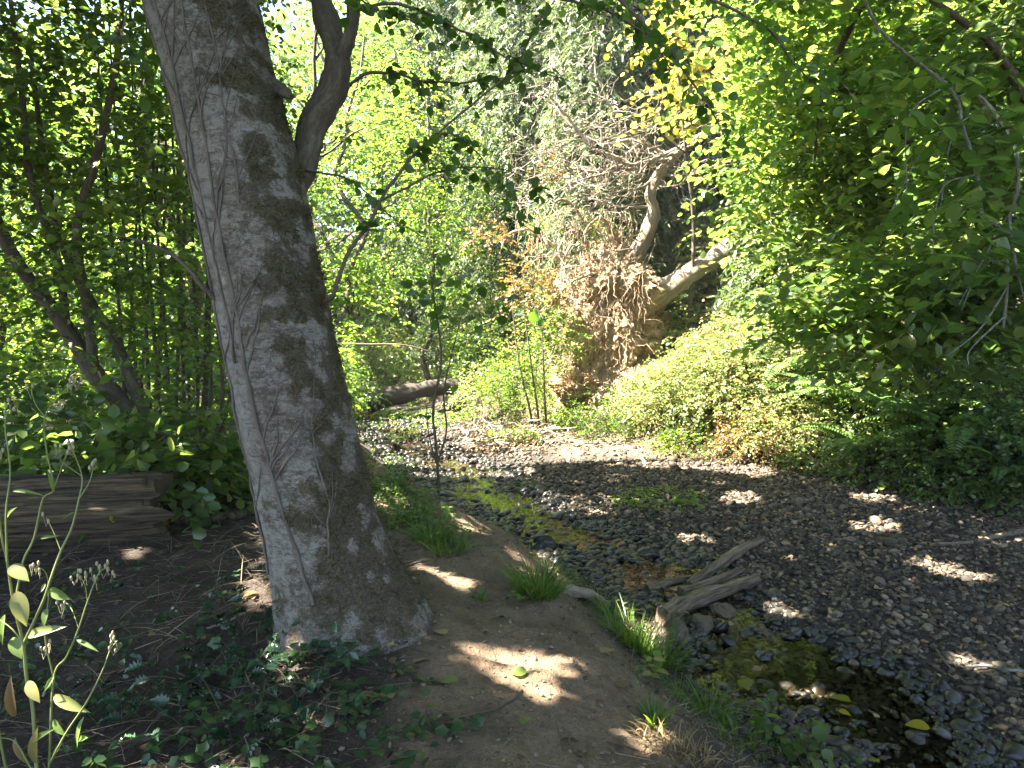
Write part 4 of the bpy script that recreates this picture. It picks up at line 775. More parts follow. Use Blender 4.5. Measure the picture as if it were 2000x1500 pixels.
def right_hazels():
    b = gp(6.6, 12.6); t = thing("hazel_tree", "big sunlit hazel with many stems on the right bank", "tree", b)
    for q in range(9):
        x = 1640 + q * 14; d = 12.4; w = (q - 4) * 38 + U(-20, 20); right_limb(t, [(1685 + q * 5, 640, d), (x, 500, d - .1), (x + w * .5, 320, d - .5), (x + w * 1.2, 100, d - 1.2), (x + w * 1.8, -80, d - 1.6)], [U(.04, .075), .04, .012], "stem")
    right_limb(t, [(1800, 300, 10.5), (1712, 222, 9.8), (1645, 172, 9.6), (1580, 148, 9.5)], [.07, .06, .045, .05])
    right_limb(t, [(1700, -20, 8.8), (1662, 50, 8.8), (1625, 130, 9), (1600, 210, 9.2), (1590, 330, 9.6)], [.05, .045, .035, .012])
    lf = MB(); tw = MB()
    px_crown(lf, [(1560, 130, 10.6, 110, 110, .8, 420), (1700, 260, 10.8, 130, 130, .8, 480), (1560, 310, 11.4, 70, 90, .6, 260), (1800, 90, 10, 140, 110, .8, 420), (1620, 420, 11.2, 110, 60, .6, 230), (1470, 200, 11.8, 50, 90, .5, 130), (1640, 0, 10.4, 130, 60, .8, 260), (1780, 400, 10.4, 100, 80, .5, 230)], .14, nleaf=6, tw_mb=tw, rnd=.28)
    tw.build("twigs", M['twig'], t)['kind'] = 'stuff'; lf.build("crown", M['leaf_mid'], t)
    b = gp(8.4, 9.6); t = thing("hazel_tree", "nearer hazel at the right edge with lichen covered boughs", "tree", b)
    right_limb(t, [(2150, 700, 8), (2100, 500, 7.6), (2040, 300, 7.2), (1960, 120, 6.8), (1850, 20, 6.5), (1740, -40, 6.4)], [.07, .06, .05, .03, .015])
    lb = right_limb(t, [(1960, 640, 6.1), (1968, 540, 6), (1955, 450, 6), (1918, 420, 6), (1908, 340, 6), (1893, 290, 6), (1878, 240, 6), (1872, 200, 6), (1850, 166, 6)], [.01, .014, .017, .019, .019, .018, .017, .015, .013], "lichen_branch", 'lichen')
    right_limb(t, [(1872, 190, 6), (1900, 182, 5.95), (1930, 205, 5.9), (1962, 250, 5.9), (1985, 300, 5.9), (1988, 370, 5.9), (1972, 430, 5.9), (1985, 520, 5.95), (2005, 600, 6)], [.012, .015, .017, .016, .014, .012, .006], "lichen_branch", 'lichen')
    right_limb(t, [(1850, 166, 6), (1790, 120, 5.9), (1720, 60, 5.8), (1680, -20, 5.8)], [.018, .014, .01], "lichen_branch", 'lichen')
    for q in range(8):
        x0, y0 = [(1955, 450), (1908, 340), (1968, 560), (1985, 400), (1880, 250), (1960, 620), (1850, 166), (1930, 205)][q]; right_limb(t, [(x0, y0, 6), (x0 - U(30, 80), y0 + U(20, 90), 5.9), (x0 - U(60, 150), y0 + U(90, 220), 5.8)], [.009, .006, .003], "lichen_branch", 'lichen', 16)
    lf = MB(); tw = MB()
    px_crown(lf, [(1900, 560, 7.6, 110, 60, .6, 210), (1760, 560, 8.2, 110, 55, .6, 220), (1930, 320, 7.8, 100, 110, .7, 260), (1930, 100, 7.2, 100, 90, .7, 200), (1820, 640, 7.8, 120, 45, .5, 140), (1660, 620, 8.6, 90, 40, .5, 110), (1980, 480, 7, 60, 90, .5, 120), (1880, 260, 5.6, 90, 120, .3, 46), (1960, 480, 5.6, 60, 90, .3, 26)], .15, nleaf=6, tw_mb=tw, rnd=.28)
    tw.build("twigs", M['twig'], t)['kind'] = 'stuff'; lf.build("crown", M['leaf'], t)
right_hazels()
def yellow_tree():
    b = gp(4.3, 17.2); t = thing("maple_sapling", "slim tree with bright yellow leaves above the fallen trunk", "tree", b)
    right_limb(t, [(1345, 640, 16.6), (1355, 450, 16.2), (1340, 300, 15.8), (1325, 150, 15.4), (1315, 0, 15.2), (1310, -120, 15)], [.05, .04, .03, .015], "trunk")
    for p in ([(1335, 250, 15.7), (1390, 200, 15.4), (1430, 150, 15.2)], [(1325, 150, 15.4), (1290, 110, 15.2), (1265, 60, 15)], [(1340, 300, 15.8), (1300, 270, 15.4), (1280, 250, 15.2)]): right_limb(t, p, [.02, .015, .006], "limb", n=14)
    lf = MB(); tw = MB(); px_crown(lf, [(1320, 90, 15.2, 45, 70, .4, 46), (1350, 190, 15.4, 45, 45, .4, 40), (1400, 150, 15.2, 35, 60, .4, 30), (1290, 40, 15, 30, 40, .3, 18)], .15, ROUND, 5, .45, tw, .3, .9); tw.build("twigs", M['twig'], t)['kind'] = 'stuff'; lf.build("crown", M['leaf_yellow'], t)
yellow_tree()

# ------------------------------------------------------------------ the uprooted tree
def uprooted():
    c = V(2.45, 17.0, 2.3); b = gp(2.3, 16.9); t = thing("uprooted_tree", "uprooted tree with its tall root plate of pale soil and roots facing the creek", "fallen tree", b)
    v, f = ICO[4]; v2, f2 = v, f
    for _ in range(1):
        pass
    un, uv = np.meshgrid(np.linspace(0, np.pi, 170), np.linspace(0, 2 * np.pi, 250, endpoint=False), indexing='ij')
    sph = np.stack([np.sin(un) * np.cos(uv), np.sin(un) * np.sin(uv), np.cos(un)], -1)
    nr = nrm(V(-.74, -.62, .30)); rt = nrm(np.cross(V(0, 0, 1), nr)); rt = -rt if rt[0] < 0 else rt; up = np.cross(rt, nr); up = up if up[2] > 0 else -up
    def lobe(m, C, rx, rz, th, s, amp=.26):
        d = 1 + amp * fbm(sph * 2.1 + s, 5, int(s)) + .16 * np.abs(fbm(sph * 6 + s, 4, int(s) + 4)) - .13 * np.abs(fbm(sph * 13 + s, 4, int(s) + 6)); q = sph * d[..., None]
        P = C + q[..., :1] * rx * rt + q[..., 1:2] * th * nr + q[..., 2:] * rz * up
        n0, n1 = un.shape; i = np.arange(n0 - 1)[:, None] * n1; j = np.arange(n1); m.add(P.reshape(-1, 3), np.stack([i + j, i + (j + 1) % n1, i + n1 + (j + 1) % n1, i + n1 + j], -1).reshape(-1, 4)); return P.reshape(-1, 3)
    m = MB(); A = lobe(m, at(1168, 565, 17.2), 1.35, 1.0, .5, 3, .38); B = lobe(m, at(1175, 665, 16.9), .85, 1.2, .7, 8, .3); lobe(m, at(1240, 640, 17.3), .8, 1.0, .7, 5, .34); lobe(m, at(1135, 765, 16.4), .6, .4, .7, 12)
    m.build("root_plate", M['soil'], t)
    # trunk behind, and the broken curved stem
    for p, r in (([(1190, 640, 17.4), (1240, 612, 16.6), (1330, 548, 16.5), (1420, 490, 16.8), (1580, 400, 18.5)], [.22, .24, .25, .24, .2]), ([(1200, 540, 17.4), (1245, 490, 17.3), (1275, 420, 17.2), (1270, 380, 17.2), (1290, 335, 17.2), (1325, 300, 17.2), (1362, 268, 17.3)], [.24, .19, .155, .15, .12, .08, .04])):
        mb = MB(); tube(mb, [at(*a) for a in p], r, 22, 60, rough=.2, ridge=.2, rs=int(p[0][1])); mb.build("trunk", M['fruwood'], t)
    mb = MB(); tube(mb, [at(1178, 500, 16.9), at(1190, 520, 16.6), at(1200, 540, 16.5)], [.16, .13, .16], 12, 12, rough=.5, rs=2); mb.build("broken_root", M['bleached'], t)
    # thick roots
    rp = [[(1230, 560, 17), (1180, 535, 16.5), (1120, 545, 16.3), (1090, 590, 16.2)], [(1150, 480, 17), (1110, 455, 16.6), (1095, 500, 16.4), (1100, 560, 16.3)], [(1210, 470, 17), (1180, 430, 16.7), (1150, 440, 16.5), (1135, 500, 16.4)],
          [(1290, 590, 17), (1240, 575, 16.6), (1190, 570, 16.4), (1150, 600, 16.3)], [(1080, 480, 17.1), (1030, 450, 16.8), (990, 460, 16.6), (975, 500, 16.5)], [(1270, 570, 17), (1310, 540, 16.7), (1325, 530, 16.6), (1240, 600, 16.6)],
          [(1250, 640, 17), (1225, 620, 16.5), (1190, 640, 16.3), (1170, 700, 16.2)], [(1200, 500, 17), (1240, 530, 16.5), (1300, 545, 16.4), (1330, 520, 16.5)], [(1140, 430, 17), (1120, 400, 16.7), (1090, 390, 16.5), (1070, 420, 16.4)]]
    for q, p in enumerate(rp):
        mb = MB(); P = spline([at(*a) for a in p], 40); P += .05 * np.stack([fbm(P * 2.5, 3, q + a) for a in range(3)], -1); tube(mb, P, [.055, .042, .03, .012], 9, None, rough=.25, rs=q); mb.build("root", M['root'], t)
    fr = MB()
    for k in range(1900):
        S = A if k < 1150 else B; p = S[R.integers(0, len(S))]
        if (p - S.mean(0)) @ nr < -.1: continue
        L = U(.15, .75) * (1.4 if R.random() < .1 else 1); d = nrm(p - S.mean(0)) * U(.2, .8) + nr * U(.1, .5) + V(0, 0, -U(.2, 1.2)) + R.normal(size=3) * .45; e = p + nrm(d) * L
        P = wobble(p, e, 9, .14, U(0, 99)); P[:, 2] -= np.linspace(0, 1, 9) ** 2 * L * U(0, .5); tube(fr, P, [U(.004, .015), .007, .002], 4, None, cap=False)
    for k in range(90):                         # hanging curtain of pale dead roots above and left of the soil
        p = at(U(1010, 1240), U(395, 500), U(16.2, 17)); L = U(.4, 1.5); e = p + V(U(-.3, .3), U(-.25, .1), -L); tube(fr, wobble(p, e, 10, .10, U(0, 99)), [U(.006, .018), .009, .003], 4, None, cap=False)
    tag(fr.build("fine_roots", M['root'], t), kind="stuff")
    ft = MB()
    for k in range(240):
        p = at(1180 + R.normal() * 95, 330 + R.normal() * 75, U(15.8, 17.3)); d = nrm(V(R.normal(), R.normal() * .5, R.normal() * .8 - .1)); L = U(.3, 1.3); P = wobble(p, p + d * L, 9, .16, U(0, 99), U(-.1, .15)); tube(ft, P, [U(.006, .014), .008, .003], 4, None, cap=False)
    tag(ft.build("dead_twigs", M['bleached'], t), kind="stuff")
    # the tangle of bleached dead branches
    ends = [(1362, 268, 17.2)]
    tang = [[(1362, 268, 17.2), (1300, 300, 16.8), (1220, 320, 16.4), (1180, 290, 16.2), (1175, 230, 16)], [(1300, 310, 17.2), (1200, 330, 16.6), (1120, 330, 16.2), (1080, 350, 16)], [(1180, 290, 16.2), (1250, 280, 16.4), (1320, 300, 16.9), (1400, 250, 17.2)],
            [(1280, 350, 17.2), (1200, 380, 16.6), (1150, 420, 16.3), (1120, 470, 16.2)], [(1325, 300, 17.2), (1230, 330, 16.5), (1160, 380, 16.1), (1100, 370, 16)], [(1340, 290, 17.2), (1270, 250, 16.9), (1180, 270, 16.5), (1060, 300, 16.2), (980, 310, 16)],
            [(1270, 400, 17.2), (1200, 400, 16.6), (1140, 380, 16.3), (1100, 310, 16.1), (1085, 260, 16)], [(1360, 270, 17.2), (1400, 220, 17), (1420, 150, 16.9)], [(1240, 330, 16.5), (1130, 260, 16.4), (1080, 150, 16.4), (1075, 40, 16.5)], [(1130, 260, 16.4), (1080, 200, 16.2), (1050, 170, 16.1)],
            [(1290, 335, 17.2), (1350, 340, 16.8), (1420, 320, 16.6)], [(1220, 320, 16.4), (1150, 350, 16), (1060, 390, 15.9), (1000, 400, 15.8)], [(1250, 300, 16.5), (1170, 170, 16.3), (1150, 60, 16.3)], [(1120, 470, 16.2), (1100, 520, 16), (1130, 600, 15.9)]]
    for q, p in enumerate(tang):
        mb = MB(); P = spline([at(*a) for a in p], 44); P += .10 * np.stack([fbm(P * 1.6, 3, q * 5 + a) for a in range(3)], -1); r = .055 if q < 3 else U(.02, .04); tube(mb, P, [r, r * .7, r * .3], 7, None, rough=.2, rs=q)
        for k in range(18): 
            i = R.integers(8, 43); d = rdir(1, .8)[0]; tube(mb, wobble(P[i], P[i] + d * U(.3, 1.1), 8, .2, U(0, 99)), [r * .4, .008, .004], 5, None, cap=False)
        mb.build("branch", M['bleached'], t)
uprooted()
# sprays of rusty leaves hanging on the plate's edges
bush("bramble_bush", "rusty orange leaved bramble hanging at the left edge of the root plate", at(1040, 600, 16.1), (.6, .4, 1.2), 130, 'rust', .075)
bush("bramble_bush", "yellowing bramble draped over the left side of the root plate", at(1060, 640, 16.3), (.5, .4, 1.0), 150, 'bramble', .07)
bush("bramble_bush", "pale mossy foliage on top of the root plate under the dead branches", at(1110, 455, 17.2), (1.1, .4, .5), 130, 'bramble', .07)
bush("maple_sprig", "sprig of bright yellow leaves against the right side of the alder trunk", at(690, 610, 9.5), (.35, .35, .55), 60, 'leaf_lime', .08)
bush("bramble_bush", "bramble with yellow green leaves trailing below the root plate", at(1085, 690, 15.8), (.6, .45, .9), 200, 'leaf_lime', .06)
bush("bramble_bush", "rusty sprig of leaves high among the dead branches", at(1075, 350, 16), (.2, .2, .35), 16, 'rust', .075)
bush("bramble_bush", "orange brown bramble left of the root plate beneath the cedars", at(960, 480, 16.8), (.5, .4, .5), 50, 'rust', .07)

# ------------------------------------------------------------------ creek island, logs and saplings
def pole(name, label, cat, pts, r, mk, seg=12, n=40, group=None, rough=.2, ridge=0, rs=1):
    P = [at(*a) if len(a) == 3 and a[2] > 0 else a for a in pts]; m = MB(); o = np.asarray(P[0]); tube(m, P, r, seg, n, rough=rough, rs=rs, ridge=ridge)
    ob = m.build(name, M[mk], origin=o); return tag(ob, label, cat, group)
def gpts(l, dz=0): return [ground(px, py) + V(0, 0, dz) for px, py in l]
def gpole(name, label, cat, l, r, mk, dz=0, **k):
    P = gpts(l, dz); m = MB(); rr = k.pop('rough', .2); tube(m, P, r, k.get('seg', 14), k.get('n', 50), rough=rr, rs=k.get('rs', 1), ridge=k.get('ridge', 0))
    return tag(m.build(name, M[mk], origin=P[0]), label, cat, k.get('group'))
pole("fallen_log", "dark brown log lying across the creek upstream", "log", [(715, 785, 19.4), (790, 768, 19.6), (850, 757, 19.8), (925, 745, 20.0)], [.27, .26, .23, .18], 'dark_log', 16, 40, ridge=.2, rs=5)
pole("fallen_branch", "thin brown branch resting above the creek log", "branch", [(655, 672, 17), (720, 673, 17.2), (790, 674, 17.4), (850, 690, 17.6)], [.035, .03, .02, .01], 'drift', 8, 24)
DW = "driftwood lying between the grass tufts and the gravel"
gpole("driftwood_log", "broken tan driftwood pole, the uppermost of the driftwood pieces", "driftwood", [(1345, 1155), (1400, 1118), (1440, 1090), (1488, 1064)], [.045, .052, .052, .032], 'drift', .06, group=DW, ridge=.25, rs=3)
gpole("driftwood_log", "thick cracked grey driftwood log with its end on the gravel", "driftwood", [(1295, 1228), (1350, 1195), (1410, 1172), (1480, 1148)], [.078, .075, .07, .045], 'drift', .09, group=DW, ridge=.4, rs=8)
gpole("driftwood_log", "short grey driftwood piece wedged between the two longer ones", "driftwood", [(1330, 1175), (1390, 1155), (1450, 1128)], [.045, .05, .036], 'drift', .085, group=DW, ridge=.3, rs=13)
gpole("driftwood_log", "mossy brown driftwood end half hidden behind the grass", "driftwood", [(1262, 1160), (1300, 1150), (1350, 1138)], [.04, .045, .03], 'drift', .05, group=DW, ridge=.3, rs=21)
gpole("driftwood_log", "sunlit root lying at the foot of the grass tuft on the bank edge", "root", [(1075, 1152), (1110, 1162), (1150, 1168), (1188, 1190)], [.03, .042, .045, .03], 'bleached', .03, ridge=.3, rs=2)
gpole("fallen_branch", "long pale brown branch reaching onto the gravel from the right edge", "branch", [(1830, 1068), (1890, 1066), (1940, 1055), (2010, 1040)], [.018, .026, .03, .034], 'drift', .03, n=30, seg=9)
gpole("fallen_branch", "thin grey stick on the gravel at the right edge", "stick", [(1880, 1312), (1925, 1308), (1965, 1316), (2010, 1320)], [.008, .011, .012, .012], 'lichen', .03, n=24, seg=7)
gpole("fallen_branch", "tan splinter of wood lying on the gravel near the grey stick", "stick", [(1828, 1275), (1842, 1295), (1858, 1315)], [.006, .012, .006], 'drift', .03, n=12, seg=6)
gpole("fallen_branch", "slender twig lying across the dirt path", "stick", [(778, 1432), (850, 1412), (950, 1392), (1000, 1372), (1020, 1350)], [.005, .006, .005, .003], 'drift', .006, n=30, seg=6, rough=.1)
gpole("fallen_branch", "bent twig on the forest floor left of the alder", "stick", [(405, 1232), (440, 1220), (470, 1205), (490, 1195)], [.005, .006, .004], 'bleached', .012, n=20, seg=6)
gpole("fallen_branch", "dark stick lying between the log and the alder foot", "stick", [(325, 985), (380, 1000), (430, 1010), (500, 1000)], [.012, .012, .01, .006], 'drift', .03, n=24, seg=7)
gpole("fallen_branch", "dark rotten pole leaning on the ground right of the log end", "stick", [(330, 1020), (400, 1022), (470, 1012), (510, 1005)], [.035, .03, .03, .02], 'log', .03, n=30, seg=10)
gpole("fallen_branch", "diagonal stick among the ivy at the bottom edge", "stick", [(455, 1500), (490, 1470), (515, 1450)], [.008, .008, .005], 'drift', .02, n=14, seg=6)
# the weathered log on the left
def big_log():
    a, b = ground(332, 1085), ground(332, 1085); R0 = .30
    p1 = V(-2.66, 5.1, H1(-2.66, 5.1) + .17); p0 = V(-5.5, 3.75, H1(-5.5, 3.75) + .26)
    t = thing("weathered_log", "broad weathered log with split grey brown grain lying left of the alder", "log", V(-2.66, 5.1, H1(-2.66, 5.1)))
    P = np.linspace(p1, p0, 90); seg = 72; th = np.linspace(0, 2 * np.pi, seg, endpoint=False); ln = np.linspace(0, 3.2, 90)
    q = np.stack([np.cos(th)[None] * 4.5 + 0 * ln[:, None], np.sin(th)[None] * 4.5 + 0 * ln[:, None], ln[:, None] * .5 + 0 * th[None]], -1)
    r = R0 * (1 + .13 * fbm(np.stack([0 * th[None] + np.cos(th) * 1.1 + 0 * ln[:, None], np.sin(th)[None] + 0 * ln[:, None], ln[:, None] * 1.3 + 0 * th[None]], -1), 4, 66) + .14 * fbm(q, 5, 60) - .20 * np.abs(fbm(q * V(2, 2, .8), 4, 61)) + .05 * fbm(q * V(.3, .3, 3), 3, 64)); r *= (1 - .06 * np.exp(-ln * 4))[:, None]
    AX = nrm(p0 - p1); E1 = nrm(np.cross(AX, V(0, 0, 1))); D = -E1 * np.cos(th)[:, None] + np.cross(E1, AX) * np.sin(th)[:, None]; v = (P[:, None] + D[None] * r[..., None] * V(1, 1, .92)); 
    jag = np.round(fbm(q[0] * .6, 2, 62) * 5) / 5 * .09; v[0] += -AX * jag[:, None]; v[1] += -AX * jag[:, None]; v[2] += -AX * jag[:, None] * .7
    i = np.arange(89)[:, None] * seg; j = np.arange(seg); m = MB(); m.add(v.reshape(-1, 3), np.stack([i + j, i + (j + 1) % seg, i + seg + (j + 1) % seg, i + seg + j], -1).reshape(-1, 4), grain=np.stack([ln[:, None] + 0 * th, r * np.cos(th), r * np.sin(th)], -1).reshape(-1, 3)); m.build("trunk", M['log'], t)
    m = MB(); e = np.vstack([v[0], P[0] - V(.05, 0, 0)]); m.add(e, np.stack([(j + 1) % seg, j, np.full(seg, seg)], -1)); m.build("cut_end", M['bark'], t)
big_log()
def sapling(name, label, stems, leaves, lm, size=.1, T=NEARLEAF, group=None, mk='twig', nl=3, cat="sapling", upb=.8):
    P0 = at(*stems[0][0][0]); t = thing(name, label, cat, P0, group)
    for pts, r in stems:
        m = MB(); tube(m, [at(*a) for a in pts], r, 7, 30, rough=.12); m.build("stem", M[mk], t)
    lf = MB(); tw = MB()
    for cx, cy, cd, sx, sy, sd, n in leaves:
        P = np.array([at(*q) for q in np.c_[cx + R.normal(size=n) * sx, cy + R.normal(size=n) * sy, cd + R.normal(size=n) * sd]]); D = rdir(n, .3); L = U(.08, .3, n)
        add_leaves(lf, T, *sprays(P, D, L, nl, size, .4, upb, .5)); twig_lines(tw, P, D, L, .0025, .4)
    tw.build("twigs", M[mk], t)['kind'] = 'stuff'; lf.build("foliage", M[lm], t)
    return t
sapling("alder_sapling", "slim sapling with big dark leaves rising from the creek edge", [([(856, 1005, 7.9), (856, 940, 7.8), (852, 870, 7.7), (846, 800, 7.6), (862, 700, 7.4), (850, 600, 7.3), (840, 530, 7.2)], [.022, .016, .012, .006]), ([(856, 900, 7.75), (872, 840, 7.7), (868, 760, 7.6), (900, 620, 7.4)], [.012, .01, .005]), ([(852, 905, 7.75), (838, 850, 7.7), (832, 790, 7.6)], [.01, .007, .003])],
        [(850, 560, 7.2, 32, 45, .12, 9), (905, 560, 7.2, 40, 40, .12, 10), (965, 600, 7.2, 30, 16, .1, 5), (870, 640, 7.3, 25, 25, .1, 4), (850, 800, 7.6, 35, 22, .1, 2)], 'leaf_dark', .125)
for q, (x0, x1, x2, lab) in enumerate(((1040, 1018, 1005, "leftmost thin bare sapling on the driftwood island"), (1055, 1040, 1028, "tallest thin sapling on the driftwood island"), (1070, 1062, 1058, "thin sapling leaning left on the right of the driftwood island"))):
    sapling("young_willow", lab, [([(x0, 850, 15.3), (x0 - 5, 800, 15.2), (x1, 730, 15.1), (x2, 640, 15), (x2 - 8, 560 + q * 20, 15)], [.03, .025, .015, .006])], [(x2 - 10, 640, 15, 26, 50, .3, 20)], 'rust' if q == 0 else 'bramble', .07, OVATE, "bare saplings on the driftwood island", nl=5)
bush("green_shrub", "bright green soft shrub on the driftwood island", at(1000, 770, 15.6), (.65, .5, 1.0), 420, 'leaf_lime', .055)
bush("green_shrub", "low bright weeds at the water's edge of the driftwood island", at(1005, 868, 14), (.55, .35, .28), 120, 'algae', .05, L=.2)
bush("green_shrub", "pale leafy shrub left of the driftwood island beside the creek log", at(935, 790, 17), (.6, .5, .9), 220, 'bramble', .06)
bush("green_shrub", "small green clump at the foot of the soil heap", at(1115, 825, 14.9), (.35, .3, .35), 80, 'leaf_lime', .05)
def brush_pile():
    b = ground(985, 868); t = thing("brush_pile", "heap of pale dead twigs and dry leaves stranded on the creek island", "brush pile", b)
    m = MB()
    for k in range(46):
        c = ground(U(900, 1080), U(835, 885)); d = rdir(1, .25)[0]; L = U(.25, .8); tube(m, wobble(c + V(0, 0, U(.02, .25)) - d * L, c + d * L + V(0, 0, U(.02, .15)), 8, .12, U(0, 99)), [.014, .012, .005], 5, None, cap=False)
    tag(m.build("twigs", M['bleached'], t), kind="stuff")
    lf = MB(); n = 700; c = np.array([ground(a, b_) for a, b_ in np.c_[U(890, 1075, 60), U(838, 892, 60)]]); P = c[R.integers(0, 60, n)] + R.normal(size=(n, 3)) * V(.15, .15, .05) + V(0, 0, .1); add_leaves(lf, OVATE, P, rdir(n), rdir(n) + V(0, 0, .6), U(.04, .08, n), U(.4, 1, n)); lf.build("leaves", M['litter'], t)
brush_pile()

# ------------------------------------------------------------------ right bank: brambles and ferns
RB = [(1285, 775, 14.4, .8, .9, 360, 'bramble', .06, "leafy bramble at the right foot of the root plate"), (1185, 815, 14.6, .55, .4, 150, 'leaf', .05, "low dark green bramble beside the soil heap"),
      (1350, 755, 13.6, 1.05, 1.5, 620, 'bramble', .06, "pale sunlit bramble mound right of the root plate"), (1440, 790, 13.0, 1.1, 1.5, 620, 'bramble', .06, "sunlit bramble mound in the middle of the right bank"),
      (1350, 860, 12.9, .6, .45, 230, 'leaf_lime', .05, "bright green nettles along the edge of the gravel"), (1480, 870, 12.2, .8, .7, 330, 'rust', .05, "brown dry bramble low beside the gravel"),
      (1530, 830, 12.0, .8, .9, 380, 'bramble', .06, "bramble with dry stems left of the ferns"), (1620, 905, 11.2, .7, .45, 200, 'leaf', .06, "shaded bramble below the ferns"),
      (1760, 900, 10.2, .9, .9, 330, 'leaf', .065, "dark bramble hanging over the shaded bank"), (1880, 930, 9.4, .9, .8, 300, 'leaf', .065, "dark trailing bramble at the edge of the gravel, far right"), (1990, 900, 8.9, .9, 1.0, 300, 'leaf', .065, "dark bramble against the right edge"),
      (1420, 665, 14.6, 1.0, .7, 380, 'bramble', .07, "tangle of pale bramble beneath the fallen trunk"), (1560, 620, 14.2, 1.1, 1.1, 400, 'bramble', .07, "pale bramble mound under the big hazel"), (1690, 700, 12.4, 1.0, 1.0, 330, 'leaf', .07, "leafy bramble behind the ferns"), (1900, 740, 10.4, 1.2, 1.2, 330, 'leaf', .07, "dark leafy shrub under the lichen boughs"), (1690, 800, 11.4, .8, .8, 280, 'bramble', .065, "bramble filling the hollow between the big ferns"), (1850, 820, 9.9, .8, .8, 280, 'leaf', .07, "dark bramble behind the fern with upright fronds"), (1970, 780, 9.4, .9, 1.0, 280, 'leaf', .08, "leafy shrub at the right edge above the deep shade fern")]
for px, py, d, rx, rz, tw, lm, sz, lab in RB:
    p = at(px, py, d); g = H1(p[0], p[1]); bush("bramble_bush", lab, V(p[0], p[1], g), (rx, rx * .8, max(rz, p[2] - g + rz * .5)), int(tw * 1.25), lm, sz)
bush("dry_fern", "straw coloured dead fern clump on the sunlit bank left of the green ferns", gp(4.55, 13.6), (.9, .7, 1.5), 170, 'straw', .10, T=NARROW, droop=.6, L=.5)
bush("dry_fern", "straw coloured dead fern clump under the left end of the hazel", gp(6.0, 13.0), (.9, .7, 1.2), 150, 'straw', .10, T=NARROW, droop=.6, L=.5)
def fern_mesh(nf, L, seed):
    rg = np.random.default_rng(seed); out = []
    for k in range(nf):
        m = MB(); a = 2 * np.pi * k / nf + rg.uniform(-.25, .25); l = L * rg.uniform(.75, 1.1); h = V(math.cos(a), math.sin(a), 0); el = rg.uniform(.9, 1.25); n = 30; s = np.linspace(0, 1, n)
        ang = el - s * rg.uniform(1.2, 1.9); st = l / n; P = np.cumsum(np.c_[np.cos(ang)[:, None] * h[None, :2] * st, np.sin(ang) * st], axis=0); P = np.c_[P[:, 0], P[:, 1], P[:, 2]]
        tube(m, P, [.004, .003, .001], 4, None, cap=False, tint=.2); T = nrm(np.gradient(P, axis=0)); side = nrm(np.cross(T, V(0, 0, 1))); up = np.cross(side, T)
        i = np.arange(3, n); w = np.sin((i / n) ** .7 * np.pi) ** .8 * .11 * l / .9 + .01
        for sg in (1, -1): add_leaves(m, NARROW, P[i], side[i] * sg + T[i] * .35 - up[i] * .15, up[i] + rg.normal(size=(len(i), 3)) * .15, w, np.full(len(i), rg.uniform(.1, .9)), .85)
        out.append(m.mesh("frond", M['fern'], origin=(0, 0, 0)))
    return out
FERN = [fern_mesh(16, 1.0, 1), fern_mesh(14, .9, 2), fern_mesh(18, 1.1, 3)]
FP = [(1640, 790, 1.88, "big sunlit sword fern arching beside the brambles"), (1710, 770, 1.50, "sword fern behind the big arching fern, half in shade"), (1690, 860, 1.25, "sword fern low on the bank below the arching fern"), (1560, 740, 1.50, "pale sword fern at the top of the bramble bank"),
      (1600, 700, 1.38, "small sword fern under the hazel stems"), (1800, 850, 1.50, "sword fern in the dark hollow of the right bank"), (1890, 850, 1.69, "sword fern with bright upright fronds near the right edge"), (1970, 880, 1.38, "sword fern in deep shade at the right edge"), (1780, 740, 1.38, "sword fern just under the hazel leaves"), (1450, 720, 1.38, "small pale sword fern left of the other ferns")]
for q, (px, py, s, lab) in enumerate(FP):
    p = ground(px, py - 30); p = p - V(p[0], p[1], 0) / np.hypot(p[0], p[1]) * .95; g = H1(p[0], p[1]) + .32; t = thing("sword_fern", lab, "fern", (p[0], p[1], g), "sword ferns on the right bank"); t.rotation_euler = (0, 0, q * 1.3); t.scale = (s, s, s)
    for me in FERN[q % 3]: o = bpy.data.objects.new("frond", me); COL.objects.link(o); o.parent = t

# ------------------------------------------------------------------ grass tufts and small plants
def grass(label, p, n, h, spread, lm='grass', w=.006, group="grass tufts along the creek bank", name="grass_tuft", lean=None, flop=.5):
    m = MB(); a = U(0, 2 * np.pi, n); b = p + np.c_[np.cos(a), np.sin(a), 0 * a] * (spread * U(0, 1, n) ** .6)[:, None] * .55; b[:, 2] = H(b[:, 0], b[:, 1]) - .01
    d = np.c_[np.cos(a), np.sin(a), 0 * a] * U(.1, .8, (n, 1)) + V(0, 0, 1); d = nrm(d + R.normal(size=(n, 3)) * .15 + (V(*lean) if lean else 0)); L = h * U(.5, 1.15, n); k = 6; s = np.linspace(0, 1, k)
    P = b[:, None] + d[:, None] * (L[:, None] * s)[..., None]; P[..., 2] -= flop * L[:, None] * s ** 2.2 * U(.2, 1, (n, 1)); P[..., :2] += (d[:, None, :2] * (L[:, None] * s ** 2 * .35)[..., None])
    side = nrm(np.cross(d, V(0, 0, 1)) + R.normal(size=(n, 3)) * .4)[:, None] * (w * U(.6, 1.2, (n, 1)) * (1 - s ** 1.5 * .95))[..., None]
    v = np.stack([P - side, P + side], 2).reshape(n, -1, 3); i = np.arange(k - 1) * 2; f = np.stack([i, i + 1, i + 3, i + 2], -1); f = (np.arange(n)[:, None, None] * 2 * k + f[None]).reshape(-1, 4)
    m.add(v.reshape(-1, 3), f, np.repeat(U(0, 1, n), 2 * k)); return tag(m.build(name, M[lm], origin=p), label, "grass", group)
